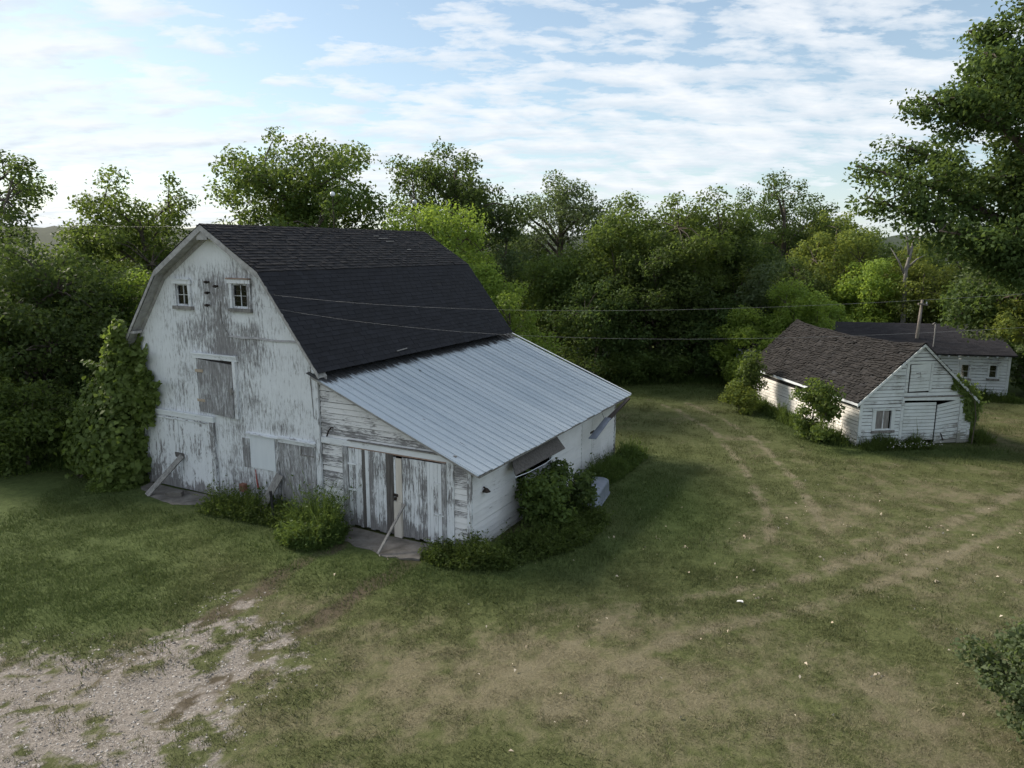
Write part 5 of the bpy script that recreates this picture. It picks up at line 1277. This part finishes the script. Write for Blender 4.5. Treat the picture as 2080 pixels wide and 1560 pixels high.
# --- grape vine heaped against the left corner of the barn
def vine():
    rng = np.random.default_rng(181)
    root = empty('grape_vine', bw(-4.6, -0.1))
    blobs = []  # centre (barn local), radii
    for (x, y, z, rx, ry, rz) in [(-4.35, -0.2, 1.2, 1.0, 1.0, 1.5), (-5.2, -0.1, 0.95, 1.1, 1.1, 1.2), (-6.0, 0.2, 0.7, 0.9, 1.1, 1.0), (-4.2, -0.05, 2.6, 0.75, 0.75, 1.0), (-4.9, 0.1, 2.1, 0.9, 0.9, 1.0), (-3.95, 0.0, 3.6, 0.42, 0.5, 0.9),
                                 (-3.9, 0.1, 4.35, 0.28, 0.35, 0.45), (-3.45, -0.25, 2.75, 0.45, 0.25, 0.75), (-5.6, 0.4, 1.6, 0.8, 0.9, 0.8), (-4.0, -0.5, 0.5, 0.7, 0.8, 0.6), (-6.3, 0.4, 0.35, 0.7, 0.9, 0.5), (-4.6, 1.2, 1.6, 1.0, 1.2, 1.6), (-4.5, 2.6, 1.3, 1.0, 1.3, 1.4), (-3.75, -0.35, 3.25, 0.4, 0.3, 0.4), (-4.5, 0.1, 3.2, 0.6, 0.6, 0.7), (-5.5, 0.1, 2.3, 0.7, 0.8, 0.6), (-6.5, 0.5, 1.2, 0.7, 0.9, 0.9), (-4.05, 0.05, 4.0, 0.35, 0.4, 0.5), (-6.9, 0.5, 0.6, 0.6, 0.9, 0.7), (-5.9, 0.3, 1.95, 0.6, 0.8, 0.6), (-4.9, 0.1, 2.9, 0.55, 0.6, 0.6), (-3.3, -0.2, 3.2, 0.40, 0.16, 0.6), (-4.0, -0.40, 4.1, 0.42, 0.25, 0.5), (-3.85, -0.40, 4.75, 0.30, 0.2, 0.40), (-4.1, -0.42, 4.35, 0.35, 0.22, 0.4), (-7.3, 0.7, 0.4, 0.55, 0.8, 0.5), (-3.2, -0.2, 2.95, 0.5, 0.16, 0.6), (-2.95, -0.18, 3.0, 0.3, 0.12, 0.3), (-3.4, -0.2, 3.7, 0.3, 0.14, 0.4), (-5.7, -0.2, 1.2, 0.9, 0.7, 1.0), (-6.2, 0.0, 0.6, 0.9, 0.7, 0.7), (-6.4, 0.3, 1.6, 0.6, 0.7, 0.5), (-5.2, 0.0, 2.75, 0.5, 0.6, 0.5), (-3.2, -0.22, 2.3, 0.35, 0.15, 0.4), (-4.4, -0.35, 3.55, 0.4, 0.4, 0.5)]:
        blobs.append((x, y, z, rx, ry, rz))
    P = []; Nn = []
    for (x, y, z, rx, ry, rz) in blobs:
        n = int(1750*(rx*ry+ry*rz+rx*rz)/1.6); d = dirs(n, rng)
        wob = 0.72+0.36*rng.random(n)+0.30*(rng.random(n) < 0.06); wob *= 1+0.30*np.sin(d[:, 0]*7+x*3)*np.sin(d[:, 2]*6+y)*np.cos(d[:, 1]*5)
        p = np.array([x, y, z])+d*np.array([rx, ry, rz])*wob[:, None]
        P.append(p); Nn.append(d*0.9+np.array([0, -0.1, 0.35])+rng.normal(size=(n, 3))*0.45)
    # strands feeling out over the white wall
    for (a, b) in [((-3.5, -0.1, 3.3), (-2.95, -0.06, 3.45)), ((-3.4, -0.1, 3.0), (-2.85, -0.07, 2.9)), ((-3.5, -0.1, 3.8), (-3.1, -0.06, 4.3)), ((-3.4, -0.1, 2.7), (-3.05, -0.08, 2.45)), ((-3.6, -0.1, 4.1), (-3.35, -0.06, 4.6)), ((-3.6, -0.1, 2.5), (-3.2, -0.08, 2.3))]:
        n = 40; t = rng.random(n)[:, None]
        P.append(np.array(a)+(np.array(b)-np.array(a))*t+rng.normal(size=(n, 3))*np.array([0.07, 0.02, 0.07])); Nn.append(np.tile([0, -1, 0.3], (n, 1))+rng.normal(size=(n, 3))*0.3)
    for k in range(70):
        x, y, z, rx, ry, rz = blobs[rng.integers(len(blobs))]; d = dirs(1, rng)[0]; d[1] = -abs(d[1])*0.8; d[2] = abs(d[2])*0.7+0.1
        a = np.array([x, y, z])+d*np.array([rx, ry, rz])*0.9; ln = rng.uniform(0.25, 0.75); b = a+(d+np.array([rng.normal()*0.3, -0.1, rng.uniform(-0.2, 0.6)]))*ln
        n = int(10+ln*24); t = rng.random(n)[:, None]
        P.append(a+(b-a)*t+np.array([0, 0, -0.25*ln])*t*t+rng.normal(size=(n, 3))*0.035); Nn.append(np.tile([0, -0.4, 0.8], (n, 1))+rng.normal(size=(n, 3))*0.5)
    P = np.concatenate(P); Nn = np.concatenate(Nn)
    keep = ~((P[:, 0] > -3.7) & (P[:, 1] > -0.06)) & ~((P[:, 0] > -3.7) & (P[:, 1] < 10) & (P[:, 1] > -0.03)) & (P[:, 2] > 0.02)
    P, Nn = P[keep], Nn[keep]
    wx = -8.35+P[:, 0]*_c+P[:, 1]*_s; wy = 20.72-P[:, 0]*_s+P[:, 1]*_c
    Wp = np.stack([wx-root.location.x, wy-root.location.y, P[:, 2]], 1)
    Wn = np.stack([Nn[:, 0]*_c+Nn[:, 1]*_s, -Nn[:, 0]*_s+Nn[:, 1]*_c, Nn[:, 2]], 1)
    td = np.tile([0, 0, -1.0], (len(Wp), 1))+rng.normal(size=(len(Wp), 3))*0.5
    size = 0.138*rng.uniform(0.45, 1.5, len(Wp))
    np_mesh('foliage', leaf_quads(Wp, Wn, size, 0.95, rng, td, 0.12, True), 6, 'leaf_vine', root, rng.random(len(Wp)))
    m = MB()
    for k in range(14):
        a = Vector((rng.uniform(-2.0, 0.6), rng.uniform(-0.3, 0.8), -0.1)); b = Vector((0.9, 0.2, 0))*rng.uniform(0.2, 0.7)+Vector((0, 0.3, rng.uniform(1.6, 3.8)))
        m.tube([a, (a+b)/2+Vector(rng.normal(size=3)*0.2), b], [0.035, 0.025, 0.012], 5)
    m.build('stems', 'bark', root)
    tag(root, 'grape vine heaped over the left corner of the barn', 'vine')
vine()
# creeper on the right corner of the small shed
def creeper():
    rng = np.random.default_rng(182); root = empty('creeper_vine', (17.6, 27.3, 0))
    n = 1500; t = rng.random(n)
    cs = [((1.85, -0.06, 2.15), 0.16), ((2.1, -0.08, 1.9), 0.24), ((2.38, -0.05, 1.6), 0.26), ((2.48, 0.1, 1.2), 0.22), ((2.5, 0.1, 0.8), 0.16), ((1.55, -0.07, 2.45), 0.12), ((1.45, -0.06, 2.2), 0.08), ((2.1, -0.06, 1.35), 0.12), ((2.2, -0.06, 1.0), 0.08)]
    P = []
    for c, r in cs:
        k = int(2200*r); d = rng.normal(size=(k, 3))*np.array([r*0.6, 0.05, r*0.7]); P.append(np.array(c)+d)
    P = np.concatenate(P); P[:, 1] = np.where(P[:, 0] < 2.32, np.minimum(P[:, 1], -0.04), P[:, 1])
    c, s = math.cos(0.148), math.sin(0.148)
    Wp = np.stack([15.31+P[:, 0]*c-P[:, 1]*s-17.6, 27.149+P[:, 0]*s+P[:, 1]*c-27.3, P[:, 2]], 1)
    nr = np.tile([0.1, -1, 0.4], (len(Wp), 1))+rng.normal(size=(len(Wp), 3))*0.5
    np_mesh('foliage', leaf_quads(Wp, nr, 0.10*rng.uniform(0.6, 1.3, len(Wp)), 0.8, rng), 4, 'leaf_vine', root, rng.random(len(Wp)))
    MB().tube([(0.0, -0.1, 0), (0.05, -0.1, 1.0), (-0.1, -0.15, 1.7), (-0.5, -0.2, 2.3)], [0.02, 0.018, 0.014, 0.008], 5).build('stem', 'bark', root)
    tag(root, 'creeper hanging from the right eave of the small shed', 'vine')
creeper()

# --- weeds and tall grass
def weed_patch(name, label, path, width, height, n, seed, mat='weed', blade=0.02, cat='weeds', bend=0.35, broad=0.35, parts=None, kind=None):
    """upright stems and narrow leaves over a strip of ground; path in world xy"""
    rng = np.random.default_rng(seed); base = Vector((path[0][0], path[0][1], 0))
    seg = [math.hypot(b[0]-a[0], b[1]-a[1]) for a, b in zip(path[:-1], path[1:])]; tot = sum(seg) or 1
    pr = np.cumsum(seg)/tot if tot else [1]
    t = rng.random(n); k = np.searchsorted(pr, t).clip(0, len(seg)-1) if len(path) > 1 else np.zeros(n, int)
    A = np.array(path)[k]; B = np.array(path)[k+1] if len(path) > 1 else A
    pos = A+(B-A)*rng.random(n)[:, None]
    ang = rng.random(n)*2*np.pi; rad = width*np.sqrt(rng.random(n))
    fall = np.clip(1-(rad/width)**1.4*0.8, 0.12, 1)
    pos = pos+np.stack([np.cos(ang), np.sin(ang)], 1)*rad[:, None]
    patch = vnoise(pos[:, 0], pos[:, 1], 2.1, 3)
    h = height*fall*rng.uniform(0.35, 1.25, n)*np.clip(-0.35+2.7*patch, 0.2, 1.6)*np.where(rng.random(n) < 0.05, 1.55, 1.0)
    x, y = pos[:, 0]-base.x, pos[:, 1]-base.y
    z0 = np.zeros(n)-0.02
    out = np.stack([np.cos(ang+rng.normal(size=n)*0.9), np.sin(ang+rng.normal(size=n)*0.9)], 1)*(h*bend*rng.uniform(0.2, 1.2, n))[:, None]
    p0 = np.stack([x, y, z0], 1); p1 = np.stack([x+out[:, 0]*0.4, y+out[:, 1]*0.4, h*0.62], 1); p2 = np.stack([x+out[:, 0], y+out[:, 1], h], 1)
    side = np.stack([-np.sin(ang*3), np.cos(ang*3), np.zeros(n)], 1)*(blade*rng.uniform(0.5, 1.2, n))[:, None]
    q1 = np.stack([p0-side*0.7, p0+side*0.7, p1+side, p1-side], 1); q2 = np.stack([p1-side, p1+side, p2+side*0.12, p2-side*0.12], 1)
    nb = int(n*broad*3); j = rng.integers(0, n, nb); f = rng.uniform(0.3, 1.0, nb)
    c = np.where(f[:, None] < 0.6, p0[j]+(p1[j]-p0[j])*(f/0.6)[:, None], p1[j]+(p2[j]-p1[j])*((f-0.6)/0.4)[:, None])+rng.normal(size=(nb, 3))*0.035
    lq = leaf_quads(c, np.tile([0, 0, 0.8], (nb, 1))+rng.normal(size=(nb, 3))*0.6, 0.085*rng.uniform(0.4, 1.5, nb), 0.42, rng)
    V = np.concatenate([q1, q2, lq]); r = rng.random(n)
    o = np_mesh(name, V, 4, mat, None, np.concatenate([r, r, rng.random(nb)])); o.location = base
    return tag(o, label, cat, None, kind)
W = lambda *pts: [(bw(x, y).x, bw(x, y).y) for x, y in pts]
weed_patch('weed_clump', 'rounded soft green weed clump left of the lean-to double doors', W((4.0, -1.05), (4.45, -1.15)), 0.78, 0.95, 2800, 201, blade=0.007, broad=1.1, bend=0.6)
weed_patch('weed_clump', 'low dark weeds along the foot of the gable by the small door', W((0.35, -0.75), (1.4, -0.65), (3.0, -0.55)), 0.55, 0.55, 2600, 202, blade=0.007, broad=1.1, bend=0.6)
weed_patch('weed_clump', 'yellowish weeds at the right corner post of the lean-to', W((7.75, -0.55), (8.5, -0.45), (9.2, -0.1)), 0.52, 0.5, 2300, 203, mat='weed', blade=0.006, broad=1.5, bend=0.6)
weed_patch('weed_clump', 'tall dark weeds filling the ground below the elder shrub', W((9.2, 0.4), (9.9, 1.6), (10.0, 3.0), (9.9, 3.6)), 0.65, 0.45, 3200, 204, blade=0.007, broad=1.4, bend=0.6)
weed_patch('weed_clump', 'tall grass along the far part of the lean-to side', W((8.95, 6.6), (9.1, 7.5), (9.1, 10.2)), 0.5, 0.5, 5000, 205, blade=0.011, broad=0.4)
weed_patch('weed_clump', 'low vine leaves and weeds at the foot of the grape vine', W((-4.2, -1.2), (-3.7, -0.75)), 0.5, 0.35, 1800, 206, mat='leaf_vine', blade=0.014, broad=1.2)
def SHW(*pts): return [(15.31+x*math.cos(.148)-y*math.sin(.148), 27.149+x*math.sin(.148)+y*math.cos(.148)) for x, y in pts]
weed_patch('weed_clump', 'grassy weeds with pale flowers along the front of the small shed', SHW((-2.2, -0.35), (-0.6, -0.4), (0.2, -0.35)), 0.42, 0.42, 2600, 207, blade=0.011)
weed_patch('weed_clump', 'tall grass along the left wall of the small shed', SHW((-2.75, 0.3), (-2.8, 4.0), (-2.8, 8.5)), 0.5, 0.55, 5200, 208, blade=0.011)
weed_patch('weed_clump', 'grass tufts at the right corner of the small shed', SHW((2.8, -0.1), (2.9, 1.5)), 0.6, 0.5, 2200, 209, blade=0.011)
weed_patch('weed_clump', 'long grass before the long shed', [(21.5, 36.0), (24.8, 35.2)], 0.6, 0.5, 2600, 210, blade=0.012)
weed_patch('weed_clump', 'rough grass under the far tree line', [(1.5, 39.8), (6, 40.2), (13, 40.4)], 1.1, 0.5, 5000, 211, blade=0.016, kind='stuff')
weed_patch('weed_clump', 'rough grass under the left woods', [(-18.5, 23.2), (-15.5, 24.0), (-13.6, 25.4)], 0.9, 0.5, 3500, 212, blade=0.014, kind='stuff')
# --- small white blossoms in the weeds before the small shed
rng = np.random.default_rng(215)
n = 70; t = rng.random(n); xy = np.array([SHW((-1.6+2.2*a, -0.72-0.2*rng.random()))[0] for a in t])
c = np.stack([xy[:, 0]-15.3, xy[:, 1]-26.4, 0.12+0.2*rng.random(n)], 1)
o = np_mesh('white_flowers', leaf_quads(c, np.tile([0, -0.4, 1.0], (n, 1))+rng.normal(size=(n, 3))*0.4, 0.034*rng.uniform(0.6, 1.4, n), 0.9, rng), 4, 'paper', None, rng.random(n)); o.location = (15.3, 26.4, 0)
tag(o, 'tiny white flowers among the weeds before the small shed', 'flowers', kind='stuff')

# ------------------------------------------------------------------ lawn: clipped grass tufts instanced over the ground
def tuft(name, n, spread, hgt, seed):
    rng = np.random.default_rng(seed)
    xy = (rng.random((n, 2))-0.5)*spread; a = rng.random(n)*2*np.pi; h = hgt*rng.uniform(0.4, 1.1, n)
    w = 0.0055*rng.uniform(0.7, 1.5, n)
    lean = h*rng.uniform(0.2, 1.1, n)
    p = np.stack([xy[:, 0], xy[:, 1], np.full(n, -0.01)], 1); tip = p+np.stack([np.cos(a)*lean, np.sin(a)*lean, h], 1)
    sd_ = np.stack([-np.sin(a)*w, np.cos(a)*w, np.zeros(n)], 1)
    V = np.stack([p-sd_, p+sd_, tip], 1)
    me = bpy.data.meshes.new(name); me.from_pydata(V.reshape(-1, 3).tolist(), [], np.arange(n*3).reshape(-1, 3).tolist()); me.update()
    at = me.attributes.new('rnd', 'FLOAT', 'FACE'); at.data.foreach_set('value', rng.random(n).astype(np.float32))
    me.materials.append(M['lawn']); return bpy.data.objects.new(name, me)
def lawn_mat():
    m, t, b, out = new_mat('lawn blades')
    d = attr(t, 'dryness', 'INSTANCER'); lu_ = attr(t, 'lushness', 'INSTANCER'); r = attr(t, 'rnd')
    g = mixc(t, r, (0.076, 0.090, 0.034), (0.146, 0.160, 0.066))
    g = mixc(t, lu_, g, mixc(t, r, (0.052, 0.080, 0.022), (0.100, 0.142, 0.042)))
    s = mixc(t, r, (0.142, 0.126, 0.078), (0.270, 0.238, 0.158))
    f = math_node(t, 'ADD', d, math_node(t, 'MULTIPLY', math_node(t, 'SUBTRACT', r, 0.5), 0.5), clamp=True)
    col = mixc(t, ramp(t, f, [(0.30, 0.0), (0.85, 0.92)]), g, s)
    t.links.new(col, b.inputs['Base Color']); b.inputs['Roughness'].default_value = 0.7; b.inputs['Specular IOR Level'].default_value = 0.15
    tr = N(t, 'ShaderNodeBsdfTranslucent'); t.links.new(col, tr.inputs[0])
    mx = N(t, 'ShaderNodeMixShader'); mx.inputs[0].default_value = 0.3
    t.links.new(b.outputs[0], mx.inputs[1]); t.links.new(tr.outputs[0], mx.inputs[2]); t.links.new(mx.outputs[0], out.inputs[0])
    return m
M['lawn'] = lawn_mat()
tcol = bpy.data.collections.new('tufts')
for i in range(3): tcol.objects.link(tuft('tuft', 70, 0.42, 0.060, 300+i))
def lawn():
    rng = np.random.default_rng(310)
    pts = []
    for (x0, x1, y0, y1, dens) in [(-13, 13, 7.5, 16, 26), (-14, 18, 16, 24, 17), (-18, 24, 24, 42, 7)]:
        n = int((x1-x0)*(y1-y0)*dens); pts.append(np.stack([rng.uniform(x0, x1, n), rng.uniform(y0, y1, n)], 1))
    P = np.concatenate(pts); x, y = P[:, 0], P[:, 1]
    inside = np.abs(x) < (y*0.74+1.5)
    lx = (x+8.35)*_c-(y-20.72)*_s; ly = (x+8.35)*_s+(y-20.72)*_c
    inb = (lx > -3.7) & (lx < 8.4) & (ly > -0.05) & (ly < 10.05)
    slabs = ((lx > -3.5) & (lx < 0.1) & (ly > -1.5) & (ly < 0)) | ((lx > 4.6) & (lx < 7.8) & (ly > -1.2) & (ly < 0))
    sx = (x-15.31)*math.cos(.148)+(y-27.149)*math.sin(.148); sy = -(x-15.31)*math.sin(.148)+(y-27.149)*math.cos(.148)
    ins = (np.abs(sx) < 2.35) & (sy > -0.05) & (sy < 8.85)
    g, d, dr, lu, tk = masks(x, y)
    keep = inside & ~inb & ~ins & ~slabs & (rng.random(len(x)) > np.clip(g*1.25+d*0.6+np.clip(dr-0.55, 0, 1)*0.6+tk*0.3, 0, 0.985))
    x, y, g, d, dr, lu = (a[keep] for a in (x, y, g, d, dr, lu)); n = len(x)
    me = bpy.data.meshes.new('lawn_grass'); me.vertices.add(n)
    me.vertices.foreach_set('co', np.stack([x, y, zground(x, y)-0.004], 1).reshape(-1).astype(np.float32))
    rot = np.stack([np.zeros(n), np.zeros(n), rng.random(n)*6.28], 1)
    s = rng.uniform(0.7, 1.3, n)*np.where(rng.random(n) < 0.05, 1.8, 1.0)*(1.15-0.5*np.clip(dr, 0, 1)+0.25*lu)*(1+0.3*(y > 24))
    for nm, typ, v in (('rot', 'FLOAT_VECTOR', rot), ('scl', 'FLOAT', s), ('dryness', 'FLOAT', np.clip(dr+0.25*g+0.15*d, 0, 1)), ('lushness', 'FLOAT', lu)):
        a = me.attributes.new(nm, typ, 'POINT'); a.data.foreach_set('vector' if typ == 'FLOAT_VECTOR' else 'value', np.asarray(v, np.float32).reshape(-1))
    me.materials.append(M['lawn'])
    o = bpy.data.objects.new('lawn_grass', me); C.objects.link(o)
    ng = bpy.data.node_groups.new('scatter tufts', 'GeometryNodeTree')
    ng.interface.new_socket('Geometry', in_out='INPUT', socket_type='NodeSocketGeometry'); ng.interface.new_socket('Geometry', in_out='OUTPUT', socket_type='NodeSocketGeometry')
    gi = ng.nodes.new('NodeGroupInput'); go = ng.nodes.new('NodeGroupOutput'); ip = ng.nodes.new('GeometryNodeInstanceOnPoints')
    ci = ng.nodes.new('GeometryNodeCollectionInfo'); ci.inputs['Collection'].default_value = tcol; ci.inputs['Separate Children'].default_value = True; ci.inputs['Reset Children'].default_value = True
    a1 = ng.nodes.new('GeometryNodeInputNamedAttribute'); a1.data_type = 'FLOAT_VECTOR'; a1.inputs[0].default_value = 'rot'
    a2 = ng.nodes.new('GeometryNodeInputNamedAttribute'); a2.data_type = 'FLOAT'; a2.inputs[0].default_value = 'scl'
    lk = ng.links.new
    lk(gi.outputs[0], ip.inputs['Points']); lk(ci.outputs[0], ip.inputs['Instance']); ip.inputs['Pick Instance'].default_value = True
    lk(a1.outputs[0], ip.inputs['Rotation']); lk(a2.outputs[0], ip.inputs['Scale']); lk(ip.outputs[0], go.inputs[0])
    md = o.modifiers.new('scatter', 'NODES'); md.node_group = ng
    print('lawn tufts', n)
    return tag(o, 'short mown grass of the yard', 'grass', kind='stuff')
lawn()

# loose stones on the drive
def pebbles():
    rng = np.random.default_rng(330)
    col = bpy.data.collections.new('stones'); M['stone'] = None
    m, t, b, _ = new_mat('drive stone')
    r = attr(t, 'tone', 'INSTANCER')
    t.links.new(mixc(t, r, (0.14, 0.122, 0.106), (0.54, 0.505, 0.47)), b.inputs['Base Color']); b.inputs['Roughness'].default_value = 0.9
    for i in range(4):
        bm = bmesh.new(); bmesh.ops.create_icosphere(bm, subdivisions=1, radius=1.0)
        for v in bm.verts: v.co = Vector((v.co.x*1.2, v.co.y*0.9, v.co.z*0.6))*(0.75+0.5*rng.random())
        me_ = bpy.data.meshes.new('pebble'); bm.to_mesh(me_); bm.free(); me_.materials.append(m); col.objects.link(bpy.data.objects.new('pebble', me_))
    n = 60000; x = rng.uniform(-12, -2.5, n); y = rng.uniform(7.5, 16.5, n)
    g, d, dr, lu, tk = masks(x, y)
    k = (rng.random(n) < np.clip(g*1.1-0.25, 0, 1)*0.55+0.03*(g > 0.05)); x, y = x[k], y[k]; n = len(x)
    me_ = bpy.data.meshes.new('drive_stones'); me_.vertices.add(n); me_.vertices.foreach_set('co', np.stack([x, y, zground(x, y)-0.012*g[k]-0.03*d[k]], 1).reshape(-1).astype(np.float32))
    rot = rng.uniform(-0.3, 0.3, (n, 3)); rot[:, 2] = rng.random(n)*6.28
    for nm, typ, v in (('rot', 'FLOAT_VECTOR', rot), ('scl', 'FLOAT', 0.008+0.018*rng.random(n)**3), ('tone', 'FLOAT', rng.random(n)**1.6)):
        a = me_.attributes.new(nm, typ, 'POINT'); a.data.foreach_set('vector' if typ == 'FLOAT_VECTOR' else 'value', np.asarray(v, np.float32).reshape(-1))
    o = bpy.data.objects.new('drive_stones', me_); C.objects.link(o)
    ng = bpy.data.node_groups['scatter tufts'].copy(); ng.name = 'scatter stones'
    for nd in ng.nodes:
        if nd.bl_idname == 'GeometryNodeCollectionInfo': nd.inputs['Collection'].default_value = col
    md = o.modifiers.new('scatter', 'NODES'); md.node_group = ng
    del M['stone']
    return tag(o, 'loose grey stones strewn over the gravel drive', 'gravel', kind='stuff')
pebbles()

# ------------------------------------------------------------------ fallen leaves and scraps on the lawn
rng = np.random.default_rng(320)
n = 420
lx = np.concatenate([rng.normal(9.8, 3.6, 190), rng.uniform(-1, 14, 60), rng.uniform(-9, 2, 30)]); ly = np.concatenate([rng.normal(16.5, 4.2, 190), rng.uniform(8.5, 24, 60), rng.uniform(9, 17, 30)])
ly = np.clip(ly, 8.4, 25)
nb = 14; bx = rng.uniform(1, 13, nb); by = rng.uniform(9.5, 20, nb)
for k in range(nb):
    m_ = 5; lx = np.concatenate([lx, bx[k]+rng.normal(size=m_)*0.06]); ly = np.concatenate([ly, by[k]+rng.normal(size=m_)*0.06])
n = len(lx); c = np.stack([lx-6, ly-15, zground(lx, ly)+0.035+0.02*rng.random(n)], 1)
M['dryleaf'] = plain_mat('dry fallen leaf', (0.36, 0.29, 0.21), (0.60, 0.54, 0.44), 2.0, 0.8)
o = np_mesh('fallen_leaves', leaf_quads(c, np.tile([0, 0, 1.0], (n, 1))+rng.normal(size=(n, 3))*0.5, 0.068*rng.uniform(0.3, 1.3, n), 0.6, rng, None, 0.35), 4, 'dryleaf', None, rng.random(n))
o.location = (6, 15, 0); tag(o, 'pale dry leaves scattered over the lawn', 'leaves', kind='stuff')
def scrap(x, y, s, label, seed):
    rr = random.Random(seed); k = 7
    V = [(math.cos(6.283*i/k)*s*rr.uniform(0.6, 1.2), math.sin(6.283*i/k)*s*0.7*rr.uniform(0.6, 1.2), 0.03+rr.uniform(0, 0.03)) for i in range(k)]
    V += [(a, b, z+0.012) for a, b, z in V]
    F = [tuple(range(k))[::-1], tuple(range(k, 2*k))]+[(i, (i+1) % k, k+(i+1) % k, k+i) for i in range(k)]
    o = MB().add(V, F).build('paper_scrap', 'paper'); o.location = (x, y, 0.02); return tag(o, label, 'scrap')
scrap(4.8, 14.3, 0.085, 'small white scrap lying on the track in the lawn', 1)
print('objects', len(sc.objects), 'tris', sum(len(m.loops)-2*len(m.polygons) for m in bpy.data.meshes))
